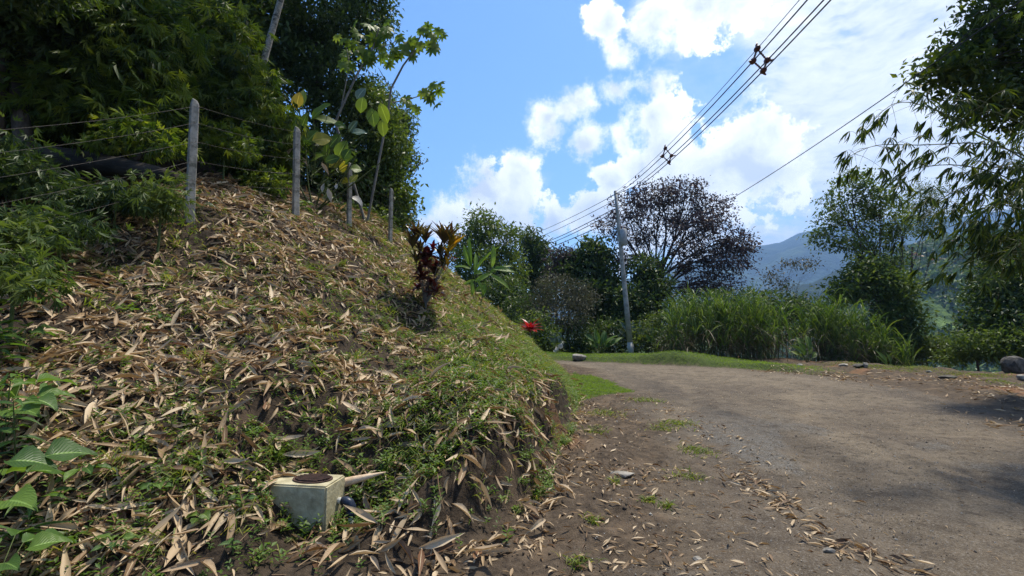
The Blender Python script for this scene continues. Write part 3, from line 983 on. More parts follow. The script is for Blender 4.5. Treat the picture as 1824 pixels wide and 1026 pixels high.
# ------------------------------------------------------------------ elephant grass beyond the berm
def cane(i, px, y, hpx, lab, spread=.75, n=430):
    rng = np.random.default_rng(100 + i)
    x = (px - CX) / FPX * y
    base = on(x, y)
    hgt = hpx / FPX * y
    t = thing('elephant_grass', lab, 'grass clump', base, 'elephant grass clumps beyond the berm')
    g = Geo(); ns = 46
    sb = base + np.stack([rng.normal(size=ns) * spread, rng.normal(size=ns) * .45, np.zeros(ns) - .1], -1)
    lean = rng.normal(size=(ns, 2)) * .13
    sh = hgt * rng.uniform(.62, .9, ns)
    for s in range(ns):
        g.add(*tube(curve(sb[s], sb[s] + np.array([lean[s, 0] * sh[s], lean[s, 1] * sh[s], sh[s]]), n=4), np.linspace(.014, .006, 4), 4, False))
    g.build('stalks', M['stem_green'], t)
    k = rng.integers(0, ns, n)
    f = rng.uniform(.12, 1.0, n) ** .75
    p0 = sb[k] + np.stack([lean[k, 0] * sh[k] * f, lean[k, 1] * sh[k] * f, sh[k] * f], -1)
    a = rng.uniform(0, 2 * math.pi, n)
    d0 = unit(np.stack([np.cos(a) * .38, np.sin(a) * .38, rng.uniform(.55, 1.2, n)], -1))
    g = Geo(); blades(g, p0, d0, rng.uniform(.7, 1.35, n), rng.uniform(.024, .046, n), rng.uniform(.15, .8, n), 6, None, rng)
    g.build('blades', M['cane'], t)
    n2 = n // 2
    k = rng.integers(0, ns, n2); f = rng.uniform(.12, .6, n2)
    p0 = sb[k] + np.stack([lean[k, 0] * sh[k] * f, lean[k, 1] * sh[k] * f, sh[k] * f], -1)
    a = rng.uniform(0, 2 * math.pi, n2)
    d0 = unit(np.stack([np.cos(a) * .5, np.sin(a) * .5, rng.uniform(.1, .6, n2)], -1))
    g = Geo(); blades(g, p0, d0, rng.uniform(.5, 1.0, n2), rng.uniform(.015, .03, n2), rng.uniform(.9, 1.5, n2), 5, None, rng)
    g.build('dead_blades', M['cane_dead'], t)


ORD = ['first', 'second', 'third', 'fourth', 'fifth', 'sixth', 'seventh', 'eighth', 'ninth', 'tenth', 'eleventh', 'twelfth', 'thirteenth']
for i, (px, y, h) in enumerate([(1208, 24.5, 108), (1234, 23.6, 130), (1262, 24.2, 118), (1290, 23.4, 136), (1318, 24, 120), (1342, 23.2, 130), (1362, 24, 108),
                                (1452, 23.4, 118), (1470, 22.8, 146), (1492, 23.4, 122), (1520, 22.6, 126), (1550, 23, 100), (1580, 22.6, 84)]):
    cane(i, px, y, h, f'{ORD[i]} clump of tall elephant grass counted rightwards from the utility pole', .46 if i < 11 else .4)

# ------------------------------------------------------------------ the wood on the bank, behind the fence
def wood(name, label, bx, by, y, fork, lobes, mat, n, per, size, T=KITE, bark='bark', **k):
    x = (bx - CX) / FPX * y
    return tree(name, label, on(x, y), P(*fork), lobes, mat, n, per, size, T=T, bark=bark, cat=k.pop('cat', 'tree'), **k)


LB = [  # bamboo and broadleaf masses, left to right
    ('bamboo_thicket', 'drooping yellow-green bamboo thicket above the fallen log', 150, 0, 9.8,
     [lobe(190, 60, 9.4, 190, 130, .9), lobe(130, 130, 9.2, 180, 120, .9), lobe(230, 140, 9.4, 170, 140, .8), lobe(260, 60, 9.8, 150, 150, .9), lobe(90, 190, 9.0, 150, 90, .7), lobe(200, 200, 9.2, 170, 80, .6), lobe(290, 215, 9.4, 90, 90, .5)],
     'lf_bamboo', 900, FAN, .26, .05),
    ('bamboo_thicket', 'green bamboo thicket hanging behind the two nearest fence posts', 430, 0, 12.5,
     [lobe(380, 60, 12.2, 160, 130, 1), lobe(400, 140, 12, 190, 130, 1), lobe(440, 210, 11.8, 170, 120, .9), lobe(480, 260, 11.8, 130, 110, .8), lobe(370, 210, 11.6, 130, 110, .7), lobe(430, 290, 11.6, 130, 60, .5), lobe(340, 20, 12.6, 130, 90, 1)],
     'lf_bamboo', 1050, FAN, .27, .05),
    ('dark_tree', 'dark leafy tree shading the upper left corner', 30, 0, 8.5,
     [lobe(40, 30, 8.6, 170, 120, 1), lobe(20, 120, 8.8, 120, 130, .8), lobe(110, -30, 8.8, 190, 110, 1), lobe(40, 200, 9.2, 130, 90, .6), lobe(-60, 60, 8.4, 160, 200, 1)],
     'lf_dark', 620, KITE, .15, .16),
    ('dark_tree', 'large dark tree with fine leaves against the blue sky behind the pale trunk', 560, 0, 17.5,
     [lobe(560, 30, 17, 170, 120, 1.6), lobe(620, 60, 17, 130, 110, 1.4), lobe(660, 20, 17.5, 90, 80, 1.2), lobe(580, 130, 17, 140, 110, 1.4), lobe(520, 100, 17.5, 120, 160, 1.5), lobe(640, -40, 17.5, 150, 110, 1.6), lobe(470, 20, 17.5, 130, 150, 1.5), lobe(600, 190, 17, 120, 70, 1.2)],
     'lf_dark', 1050, KITE, .17, .2),
    ('dark_tree', 'rounded leafy tree hanging over the third and fourth fence posts', 665, 0, 18.5,
     [lobe(665, 210, 18, 110, 90, 1.2), lobe(690, 270, 18, 80, 100, 1.1), lobe(640, 260, 18, 110, 110, 1.2), lobe(660, 330, 17.8, 120, 90, 1.1), lobe(705, 350, 18, 60, 80, .8), lobe(620, 340, 17.6, 90, 90, .9), lobe(690, 395, 17.8, 80, 50, .7), lobe(640, 180, 18.4, 90, 70, 1)],
     'lf_mid', 820, KITE, .19, .14),
    ('dark_tree', 'blue-green feathery tree tips beyond the rounded leafy tree', 700, 0, 21,
     [lobe(700, 240, 21, 60, 60, 1), lobe(715, 215, 21, 40, 40, .7), lobe(718, 285, 21, 44, 40, .7), lobe(700, 310, 21, 50, 60, .8), lobe(715, 375, 20.5, 44, 60, .7), lobe(665, 170, 21, 60, 60, .9)],
     'lf_dark', 330, KITE, .16, .1),
    ('dark_tree', 'tall dark background tree filling the top left behind the bamboo', 330, 0, 16.5,
     [lobe(200, 40, 15.5, 260, 200, 1.6), lobe(330, 60, 16, 240, 220, 1.6), lobe(60, 80, 14.5, 220, 240, 1.4), lobe(440, 80, 16.5, 180, 240, 1.6), lobe(300, 200, 15, 240, 160, 1.3), lobe(120, 220, 13.5, 240, 120, 1.1), lobe(460, 250, 15.5, 160, 140, 1.2), lobe(560, 300, 16, 140, 140, 1.2)],
     'lf_dark', 1300, KITE, .26, .2),
]
for i, (nm, lab, bx, _, y, lobes, mt, n, T, size, r0) in enumerate(LB):
    bam = nm == 'bamboo_thicket'
    c = np.mean([l[0] for l in lobes], 0)
    x = (bx - CX) / FPX * y
    tree(nm, lab, on(x, y), c, lobes, mt, n, 5 if bam else 24, size, 1.0 if bam else .46, (.16 if bam else size * 1.4), r0,
         droop=1.0 if bam else .35, T=T, seed=200 + i, cat='bamboo' if bam else 'tree', bark='culm' if bam else 'bark', shell=.3 if bam else .35,
         out=.35, jit=.55 if bam else .8, hue=.6, twigs=10 if bam else 8)

# trunks seen in the wood
def trunk_thing(name, label, pts, rad, mat):
    t = thing(name, label, 'tree', pts[0])
    g = Geo(); g.add(*tube(np.array(pts), rad, 8)); g.build('trunk', M[mat], t)
    return t, g


p0 = on(-7.6, 13.6)
tp = [p0 - (0, 0, .2), P(455, 170, 13.6), P(475, 90, 13.6), P(500, 0, 13.6), P(520, -70, 13.6), P(545, -170, 13.6)]
t, _ = trunk_thing('pale_tree', 'leaning slender tree with a pale lichen-spotted trunk above the second fence post', tp, np.array([.11, .10, .095, .09, .08, .06]), 'bark_pale')
g = Geo(); cen, u, k = clumps_in([lobe(540, -190, 12, 240, 160), lobe(600, -150, 12.5, 160, 120)], 200, .4)
leaf_cloud(g, cen, u, 20, .17, .45, .22); g.build('crown', M['lf_dark'], t, smooth=False)
b = P(-2, 235, 8.4); b[2] = float(H(b[0], b[1]))
t, _ = trunk_thing('dark_trunk_tree', 'mossy dark tree trunk standing at the left edge', [b - (0, 0, .2), P(-1, 150, 8.4), P(6, 70, 8.4), P(-6, 0, 8.5), P(-20, -80, 8.6)], np.array([.13, .10, .11, .12, .10]), 'bark')
g = Geo(); cen, u, k = clumps_in([lobe(-30, -110, 6.8, 320, 200), lobe(60, -60, 7.2, 200, 90)], 260, .4)
leaf_cloud(g, cen, u, 18, .13, .45, .2); g.build('crown', M['lf_dark'], t, smooth=False)

# undergrowth behind the fence
UG = [(60, 335, 7.4, 190, 90, 'lf_dark', .17, 'dark fern-like undergrowth left of the fallen log'), (210, 350, 7.3, 150, 40, 'lf_dark', .17, 'narrow-leaved undergrowth in front of the fallen log'),
      (285, 340, 7.2, 70, 60, 'lf_light', .15, 'yellow-green seedling bush beside the nearest fence post'), (240, 240, 8.4, 170, 60, 'lf_bamboo', .17, 'leafy undergrowth above the fallen log'),
      (400, 250, 10.2, 120, 70, 'lf_bamboo', .18, 'undergrowth right of the nearest fence post'), (585, 365, 13.8, 90, 60, 'lf_dark', .17, 'dark undergrowth between the second and third fence posts'),
      (660, 385, 15.8, 90, 60, 'lf_mid', .17, 'green undergrowth between the third and fourth fence posts'), (20, 270, 7.2, 140, 110, 'lf_dark', .15, 'shadowy undergrowth at the foot of the dark left trunk'),
      (715, 410, 18.2, 60, 60, 'lf_light', .17, 'leafy undergrowth right of the farthest fence post'), (470, 320, 11, 90, 40, 'lf_bamboo', .16, 'low undergrowth just left of the second fence post'),
      (30, 405, 5.6, 130, 60, 'lf_mid', .15, 'leafy undergrowth spilling down the bank at the left edge'), (110, 395, 6.3, 110, 44, 'lf_dark', .15, 'dark undergrowth between the left edge and the fence on the bank'),
      (25, 480, 4.6, 110, 60, 'lf_mid', .13, 'lowest patch of undergrowth on the bank at the left edge')]
for i, (x, y, d, w, h, mt, sz, lab) in enumerate(UG):
    c = P(x, y + h * .4, d); base = on(c[0], c[1])
    tree('undergrowth', lab, base, P(x, y, d), [lobe(x, y, d, w, h, .5), lobe(x - w * .3, y + h * .3, d - .15, w * .5, h * .6, .4), lobe(x + w * .3, y + h * .3, d - .15, w * .5, h * .6, .4)],
         mt, int(40 + w * .55), 4, sz, 1.0, .10, .02, droop=.6, T=FAN4, seed=300 + i, cat='undergrowth', bark='stem_green', shell=.2, hue=.6, twigs=16)

# fallen log, leaning stick and slanting branch
t = thing('fallen_log', 'dark rotting log lying behind the fence', 'log', P(180, 290, 8.2))
g = Geo(); g.add(*tube(curve(P(70, 280, 8.6), P(312, 318, 8.0), (0, 0, .05), 9), np.array([.20, .22, .21, .20, .19, .17, .16, .15, .12]), 10)); g.build('wood', M['log'], t)
g = Geo(); g.add(*tube(curve(P(240, 285, 8.1), P(268, 262, 8.3), n=3), (.06, .04, .03), 6)); g.build('branch_stub', M['log'], t)
t = thing('leaning_stick', 'grey dead branch leaning downhill behind the nearest fence post', 'stick', hit(428, 320))
q = hit(430, 320)
g = Geo(); g.add(*tube(curve(P(368, 262, q[1] + .1), q + (0, 0, .02), (0, 0, -.03), 5), np.linspace(.03, .05, 5), 6)); g.build('branch', M['dead_wood'], t)

# ------------------------------------------------------------------ fence: concrete posts and barbed wire
def post_mesh():
    V = []
    for z, w in ((0, .062), (.5, .060), (1.0, .058), (1.5, .056), (1.86, .054)):
        V += [[-w, -w, z], [w, -w, z], [w, w, z], [-w, w, z]]
    V += [[-.03, -.05, 1.95], [.03, -.05, 1.93], [.03, .02, 1.96], [-.03, .02, 1.98]]
    V = np.array(V, float)
    V[4:-4] += RNG.normal(size=V[4:-4].shape) * .004
    F = []
    for i in range(5):
        for j in range(4):
            F.append([i * 4 + j, i * 4 + (j + 1) % 4, i * 4 + 4 + (j + 1) % 4, i * 4 + 4 + j])
    F.append([20, 21, 22, 23]); F.append([3, 2, 1, 0])
    return bevel_box('post', V, np.array(F), .008, M['concrete'], 1)


POSTM = post_mesh()
PX = [(338, 390, 347, 175), (527, 385, 529, 225), (622, 405, 623, 290), (695, 432, 697, 336)]
PL = ['nearest and tallest-looking concrete fence post, standing in front of the fallen log', 'second concrete fence post, beside the round-leaved plant',
      'third concrete fence post, right of the round-leaved plant', 'farthest concrete fence post, at the edge of the sky']
posts = []
for i, (bx, by, tx, ty) in enumerate(PX):
    b = hit(bx, by)
    tp = P(tx, ty, b[1])
    hgt = tp[2] - b[2]
    print('post', i, b, hgt)
    o = thing('fence_post', PL[i], 'fence post', b, 'concrete posts of the wire fence')
    s = hgt / 1.97
    ax = unit(tp - b)
    r3 = frames(np.array([[-.75, .66, 0]]), ax[None])[0]
    r3 = np.stack([np.cross(r3[:, 1], ax), r3[:, 1] - ax * (ax @ r3[:, 1]), ax], -1)
    link('shaft', POSTM, o, mat4((0, 0, -.12 * s), r3, (min(s, 1.15), min(s, 1.15), (hgt + .12) / 1.97)))
    for f in (.30, .46, .62, .78, .92):
        nail = Geo()
        nail.add(*tube(curve(ax * hgt * f + r3[:, 0] * .05 - r3[:, 1] * .05, ax * hgt * f + r3[:, 0] * .075 - r3[:, 1] * .075, n=2), .006, 4))
        link('wire_tie', nail.mesh('wire_tie', M['iron']), o)
    posts.append((b, ax, hgt))
e = np.array([-6.1, 4.6, 0]); e[2] = float(H(e[0], e[1]))
f_ = np.array([-4.6, 21.5, 0]); f_[2] = float(H(f_[0], f_[1]))
line = [(e, np.array([0, 0, 1.0]), 1.9)] + posts + [(f_, np.array([0, 0, 1.0]), 1.9)]
WL = ['lowest', 'second lowest', 'middle', 'second highest', 'topmost']
for j, f in enumerate((.30, .46, .62, .78, .92)):
    pts = []
    for (b1, a1, h1), (b2, a2, h2) in zip(line[:-1], line[1:]):
        s1, s2 = b1 + a1 * h1 * f + (.085, -.06, 0), b2 + a2 * h2 * f + (.085, -.06, 0)
        pts.append(curve(s1, s2, (RNG.normal() * .015, 0, -.03 - .03 * RNG.random()), 9)[:-1])
    pts = np.concatenate(pts)
    g = Geo(); g.add(*tube(pts, .0022, 4, False))
    seg = np.concatenate([np.linspace(pts[i], pts[i + 1], 3)[:-1] for i in range(len(pts) - 1)])
    for q in seg:
        d = RNG.normal(size=3) * .016
        g.add(*tube(np.array([q - d, q + d]), .0016, 4, False))
    tag(g.build('barbed_wire', M['wire']), f'{WL[j]} strand of barbed wire strung along the concrete fence posts', 'wire', 'barbed wire strands of the fence')

# ------------------------------------------------------------------ plants along the fence, leaf by leaf
rl = thing('round_leaved_plant', 'plant with big round yellow-green leaves beside the second fence post', 'plant', hit(560, 372))
k4 = lambda x, y: (480 + x / 3.421, 140 + y / 3.421)
RLV = [(170, 130, 80, 95, 60, 'leaf_yellow'), (203, 110, 90, 110, 34, 'leaf_broad'), (300, 192, 30, 135, 75, 'leaf_broad'), (357, 250, 2, 140, 62, 'leaf_broad'), (124, 290, -60, 90, 42, 'leaf_broad'),
       (250, 355, 60, 115, 70, 'leaf_broad'), (320, 365, 20, 100, 72, 'leaf_yellow'), (393, 375, 60, 110, 60, 'leaf_broad'), (346, 450, 85, 110, 36, 'leaf_broad'), (290, 475, 30, 80, 60, 'leaf_broad'),
       (380, 490, 20, 80, 50, 'leaf_broad'), (438, 430, 60, 110, 66, 'leaf_broad'), (468, 458, 60, 70, 50, 'leaf_broad'), (478, 495, 20, 70, 50, 'leaf_broad'), (405, 510, 35, 90, 50, 'leaf_yellow'),
       (447, 537, 10, 80, 55, 'leaf_yellow'), (530, 547, 10, 62, 50, 'leaf_broad'), (512, 605, 60, 66, 36, 'leaf_yellow'), (432, 280, -10, 60, 36, 'leaf_broad'), (205, 260, 75, 120, 46, 'leaf_broad'),
       (560, 155, 80, 90, 56, 'leaf_broad'), (630, 232, 95, 100, 60, 'leaf_broad'), (698, 212, -70, 110, 52, 'leaf_broad'), (690, 300, -85, 90, 50, 'leaf_broad'), (548, 322, 15, 80, 52, 'leaf_bluish'),
       (505, 290, 50, 80, 40, 'leaf_bluish'), (555, 85, 60, 80, 50, 'leaf_bluish'), (452, 620, -30, 60, 36, 'leaf_yellow')]
d4 = 11.9
base4 = hit(560, 372)
g = Geo()
for x, y, a, L, w, mt in RLV:
    dd_ = d4 + RNG.normal() * .25 - .002 * (600 - y) * 0
    px, py = k4(x, y)
    c = P(px, py, dd_)
    Lm, wm = 1.22 * L / 3.421 / FPX * dd_, 1.3 * w / 3.421 / FPX * dd_
    ax = unit(np.array([math.cos(R(a)), RNG.normal() * .25 - .1, math.sin(R(a))]) * (1 if RNG.random() < .8 or abs(a) > 50 else -1))
    up = unit(np.array([0.15, -1, .35]) + RNG.normal(size=3) * .18)
    st = c - ax * Lm * .5
    leaf_obj(rl, 'oval', mt, st, ax, up, Lm, wm)
    m_ = np.array([base4[0] + (c[0] - base4[0]) * .35, d4 + .15, (base4[2] + c[2]) / 2 - .1])
    g.add(*tube(np.array([m_, (m_ + st) / 2 + (0, .05, .04), st]), (.012, .009, .006), 4, False))
for i in range(5):
    q = np.array([base4[0] + RNG.normal() * .35, d4 + .15 + RNG.normal() * .1, 0])
    g.add(*tube(curve(base4 - (0, 0, .1), P(500 + 45 * i, 240 + 12 * i, d4 + .15), RNG.normal(size=3) * .08, 6), np.linspace(.028, .012, 6), 5))
g.build('stem', M['stem_green'], rl)
for x, y, a, L, w, mt in ((125, 440, 60, 60, 28, 'litter_one'), (328, 660, 85, 70, 24, 'leaf_pale'), (365, 715, -80, 95, 32, 'leaf_pale'), (340, 550, -60, 90, 24, 'litter_one'), (215, 505, -60, 60, 20, 'litter_one'), (410, 655, 80, 40, 22, 'leaf_pale')):
    px, py = k4(x, y); c = P(px, py, 11.7)
    ax = np.array([math.cos(R(a)), .1, math.sin(R(a))]); Lm = L / 3.421 / FPX * 11.7
    leaf_obj(rl, 'dry', mt, c - ax * Lm / 2, ax, (.1, -1, .3), Lm, w / 3.421 / FPX * 11.7, 'withered_leaf')
pl_ = thing('big_dead_leaf', 'large pale dead leaf lying beside the third fence post', 'leaf', P(632, 357, 13.2))
leaf_obj(pl_, 'oval2', 'leaf_pale', P(626, 350, 13.2), (.8, -.3, -.35), (.2, -.6, .8), .46, .24, 'blade')

# cecropia: lobed leaves on thin bare branches against the sky
def palmate(mat, n=8):
    V, F, uv = [], [], []
    tV, tF, tu = leaf_t([.25, .7, 1.0, .75, .05], .15, .3)
    for i in range(n):
        a = (i / (n - 1) - .5) * 2 * 2.5
        L = 1 - .3 * (abs(a) / 2.5) ** 2
        c, s = math.cos(a), math.sin(a)
        q = tV * (.34, L, .7)
        V.append(np.stack([q[:, 0] * c + q[:, 1] * s, -q[:, 0] * s + q[:, 1] * c, q[:, 2] + .01 * (i % 2)], -1)); F.append(tF + 15 * i); uv.append(tu)
    return mesh_np('leaf_palmate', np.concatenate(V), np.concatenate(F), M[mat], uv=np.concatenate(uv))


PALM = palmate('leaf_cecropia')
k2 = lambda x, y: (480 + x / 2.565, y / 2.565)
cb = on(-4.6, 14.6)
cec = thing('cecropia_tree', 'cecropia sapling with lobed leaves on thin bare branches against the sky', 'tree', cb)
g = Geo()
DC = 14.2
for pts, r in (([(None), (300, 560), (325, 500), (400, 340), (470, 225), (500, 130)], .05), ([(325, 500), (345, 400), (365, 290), (350, 210)], .02),
               ([(None), (540, 520), (555, 405), (610, 300), (655, 240), (700, 140)], .045), ([(560, 470), (610, 460), (700, 435), (745, 400)], .022),
               ([(545, 400), (520, 350), (498, 310)], .018), ([(655, 240), (720, 215), (750, 190)], .012), ([(700, 435), (735, 450)], .010), ([(470, 225), (560, 200), (600, 170)], .014)):
    pp = np.array([cb - (0, 0, .15) if q is None else P(*k2(*q), DC) for q in pts])
    g.add(*tube(pp, np.linspace(r, r * .45, len(pp)), 5))
g.build('trunk', M['bark_grey'], cec)
CL = [(720, 130), (690, 145), (735, 150), (685, 215), (660, 205), (655, 270), (640, 200), (630, 240), (745, 235), (755, 180), (740, 200), (590, 175), (560, 225), (575, 245), (735, 395), (755, 400), (740, 460), (710, 430), (730, 440),
      (650, 490), (630, 470), (480, 270), (410, 220), (440, 170), (420, 240), (540, 300), (510, 270), (350, 250), (330, 190), (385, 310), (460, 120), (530, 110), (500, 200), (470, 170), (540, 160), (450, 290), (520, 230), (400, 160), (380, 200), (430, 260), (490, 130), (350, 290)]
CL = CL + [(x + RNG.normal() * 16, y + RNG.normal() * 14) for x, y in CL]
for x, y in CL:
    c = P(*k2(x, y), DC + RNG.normal() * .15)
    ax = unit(np.array([RNG.normal() * .6, RNG.normal() * .3, -.55 + RNG.normal() * .3])); up = unit(np.array([RNG.normal() * .4, -.8, .5]))
    s = RNG.uniform(.22, .34)
    o = link('leaf', PALM, cec, mat4(c - ax * s * .3 - cb, frames(ax[None], up[None])[0], s))

# cordylines and ginger on the bank
k3 = lambda x, y: (680 + x / 3.017, 340 + y / 3.017)
cbp = hit(759, 556)
cord = thing('cordyline', 'tall bronze and maroon cordyline shrub with yellowing leaves on the bank', 'shrub', cbp)
DD = cbp[1]
HEADS = [(190, 250, 'leaf_bronze', 15, 70), (165, 290, 'leaf_bronze', 9, 60), (235, 260, 'leaf_bronze', 10, 62), (275, 295, 'leaf_red', 7, 38), (335, 270, 'leaf_bronze', 15, 76), (375, 300, 'leaf_gold', 10, 62), (370, 250, 'leaf_bronze', 7, 60),
         (225, 345, 'leaf_maroon', 9, 54), (235, 385, 'leaf_maroon', 10, 54), (255, 380, 'leaf_red', 5, 40), (330, 395, 'leaf_bronze', 10, 52), (355, 390, 'leaf_gold', 3, 46), (285, 440, 'leaf_bronze', 9, 50),
         (220, 455, 'leaf_maroon', 12, 54), (195, 510, 'leaf_maroon', 9, 50), (265, 490, 'leaf_maroon', 13, 58), (290, 530, 'leaf_maroon', 9, 54), (240, 550, 'leaf_maroon', 11, 54), (185, 370, 'leaf_bronze', 7, 50),
         (205, 315, 'leaf_bronze', 8, 52), (255, 335, 'leaf_maroon', 9, 54), (315, 340, 'leaf_bronze', 9, 54), (345, 345, 'leaf_maroon', 8, 50), (300, 385, 'leaf_maroon', 9, 52), (205, 415, 'leaf_maroon', 9, 50), (392, 285, 'leaf_gold', 9, 54), (355, 330, 'leaf_gold', 5, 44)]
g = Geo()
for x, y, mt, n, L in HEADS:
    c = P(*k3(x, y + 18), DD + RNG.normal() * .18)
    Lm = (1.9 if mt in ('leaf_bronze', 'leaf_gold') else 1.55) * L / 3.017 / FPX * DD
    a = RNG.random() * 6
    n = int(n * 1.7)
    for i in range(n):
        a += 2.4
        tilt = .05 + (.50 if mt in ('leaf_bronze', 'leaf_gold') else 1.1) * i / n
        ax = np.array([math.sin(tilt) * math.cos(a), math.sin(tilt) * math.sin(a), math.cos(tilt) * (1 if mt in ('leaf_bronze', 'leaf_gold', 'leaf_red') else .55)])
        up = np.array([-math.cos(a), -math.sin(a), 1.2])
        leaf_obj(cord, 'lance' if mt in ('leaf_bronze', 'leaf_gold') else 'strap', mt, c + np.array([0, 0, -.02 * i / n]), ax, up, Lm * RNG.uniform(.7, 1.1), Lm * (.19 if mt in ('leaf_bronze', 'leaf_gold') else .27))
    s = P(*k3(236 + (x - 250) * .03, 610), DD)
    g.add(*tube(np.array([cbp - (0, 0, .06), s, (s + c) / 2 + (0, 0, .02), c]), (.008, .007, .006, .005), 5))
g.build('stem', M['bark_grey'], cord)

gbp_ = hit(851, 545)
DG = gbp_[1] + .1
gin = thing('ginger_plant', 'upright ginger plant with long green leaves on the crest of the bank', 'plant', gbp_)
g = Geo()
for pts in ([(515, 618), (490, 560), (487, 480), (484, 380)], [(520, 620), (545, 560), (570, 470), (596, 395)], [(512, 618), (505, 560), (500, 450)], [(525, 622), (535, 600), (545, 530)]):
    pp = np.array([P(*k3(*q), DG) for q in pts]); pp[0][2] -= .08
    g.add(*tube(pp, np.linspace(.016, .008, len(pp)), 5))
g.build('stem', M['stem_green'], gin)
for (x0, y0, x1, y1, w) in ((478, 405, 433, 288, 26), (478, 410, 468, 235, 18), (500, 450, 512, 322, 20), (505, 440, 597, 272, 22), (472, 418, 384, 388, 20), (500, 480, 436, 497, 16), (502, 490, 592, 430, 24),
                            (592, 410, 608, 285, 24), (575, 445, 704, 376, 20), (600, 420, 718, 418, 28), (585, 455, 694, 508, 26), (505, 535, 566, 498, 18), (486, 560, 490, 480, 22), (545, 560, 555, 500, 20), (500, 440, 540, 434, 22), (540, 540, 520, 470, 18)):
    a0, a1 = P(*k3(x0, y0), DG), P(*k3(x1, y1), DG + RNG.normal() * .12)
    leaf_obj(gin, 'long', 'leaf_ginger', a0, a1 - a0, np.array([0, -.75, .6]) + RNG.normal(size=3) * .25, np.linalg.norm(a1 - a0) * 1.06, w / 3.017 / FPX * DG * 1.15)

rb = hit(946, 607); rb = on(rb[0] - .1, rb[1] + .2) if rb[1] < 26 else P(945, 604, 20.5)
print('red cordyline', rb)
redc = thing('cordyline', 'small bright red cordyline beyond the crest of the bank', 'shrub', rb)
c = P(944, 592, rb[1])
for i in range(26):
    a = i * 2.4; tilt = .08 + 1.0 * i / 26
    Lm = 30 / FPX * rb[1] * RNG.uniform(.75, 1.1)
    leaf_obj(redc, 'strap', 'leaf_red', c, (math.sin(tilt) * math.cos(a), math.sin(tilt) * math.sin(a), math.cos(tilt)), (-math.cos(a), -math.sin(a), 1.2), Lm, Lm * .24)
g = Geo(); g.add(*tube(np.array([rb - (0, 0, .1), (rb + c) / 2, c]), (.03, .025, .02), 5)); g.build('stem', M['bark_grey'], redc)


def paddle(label, px, py, y, leaves, mat, kind='oval2', name='broad_leaved_plant'):
    """plant of large paddle leaves: (px, py of tip, width px)"""
    b = on((px - CX) / FPX * y, y)
    t = thing(name, label, 'plant', b)
    g = Geo()
    for tx, ty, w in leaves:
        tip = P(tx, ty, y + RNG.normal() * .2)
        v = tip - b
        st = b + v * .38 + (0, 0, .03)
        leaf_obj(t, kind, mat, st, tip - st + np.array([0, 0, .05]), np.array([0, -.8, .6]) + RNG.normal(size=3) * .2, np.linalg.norm(tip - st) * 1.05, w / FPX * y)
        g.add(*tube(np.array([b - (0, 0, .08), (b + st) / 2, st]), (.018, .014, .010), 4))
    g.build('stem', M['stem_green'], t)


paddle('plant with upright bluish paddle leaves at the far bend of the road', 990, 634, 27, [(986, 586, 10), (1000, 588, 9), (978, 592, 9), (1006, 604, 8), (984, 604, 8)], 'leaf_bluish')
paddle('plant with one drooping silvery leaf on the far verge', 996, 636, 26, [(1000, 612, 9), (990, 618, 8), (985, 624, 7)], 'leaf_pale')
paddle('spreading big-leaved plant left of the pole foot', 1070, 628, 28, [(1046, 590, 11), (1060, 586, 10), (1078, 588, 11), (1092, 592, 14), (1100, 600, 12), (1052, 606, 12), (1040, 602, 9), (1086, 606, 10), (1064, 598, 10), (1110, 596, 8)], 'leaf_weed')
paddle('pale-leaved plant directly right of the pole foot', 1134, 626, 29, [(1128, 572, 10), (1140, 570, 10), (1110, 568, 9), (1150, 580, 9), (1120, 590, 9), (1146, 596, 9), (1102, 580, 8)], 'leaf_bluish')
paddle('fan-leaved plant between the pole and the elephant grass', 1166, 628, 28, [(1150, 588, 8), (1160, 582, 8), (1172, 582, 8), (1182, 590, 8), (1190, 600, 8), (1178, 608, 9), (1152, 604, 9), (1190, 612, 8)], 'leaf_weed', 'lance')
paddle('plant with two tall paddle leaves among the elephant grass', 1434, 640, 21.6, [(1424, 596, 9), (1442, 594, 10), (1445, 608, 11), (1420, 614, 9), (1458, 626, 8), (1412, 622, 9), (1428, 610, 8)], 'leaf_broad')
paddle('small plant with two bright leaves under the creeper bush', 1580, 640, 21, [(1566, 622, 8), (1584, 626, 8), (1566, 632, 7)], 'leaf_broad', 'lance')

# ------------------------------------------------------------------ utility pole, aerial cables and their spacers
PB = on((1122 - CX) / FPX * 28, 28)
PT = P(1096, 340, 28)
pax = unit(PT - PB); PH = np.linalg.norm(PT - PB)
pole = thing('utility_pole', 'leaning grey concrete utility pole beside the road bend', 'pole', PB)
g = Geo(); g.add(*tube(np.array([pax * PH * f for f in (.06, .3, .6, .85, 1.0)]), np.array([.165, .15, .125, .105, .092]), 12)); link('shaft', g.mesh('shaft', M['concrete_pole']), pole)
g = Geo(); g.add(*tube(np.array([pax * -.3, pax * PH * .06]), np.array([.19, .178]), 12)); link('footing', g.mesh('footing', M['concrete_base']), pole)
for f in (.33, .52, .74):
    g = Geo(); g.add(*tube(np.array([pax * PH * f, pax * (PH * f + .06)]), .152 - .06 * f, 12)); link('band', g.mesh('band', M['steel']), pole)
q = P(1110, 408, 27.8) - PB; q2 = P(1112, 437, 27.8) - PB
tv = Geo(); tv.add(*tube(np.array([q2, q2 * .98 + q * .02, q * .97 + q2 * .03, q]), np.array([.17, .20, .20, .16]), 12)); tr_ = link('transformer', tv.mesh('transformer', M['steel']), pole)
for s in (-.08, .08):
    g = Geo(); g.add(*tube(np.array([q + (s, -.03, -.02), q + (s, -.03, .10), q + (s, -.03, .2)]), (.035, .045, .015), 6)); link('bushing', g.mesh('bushing', M['insulator']), tr_)
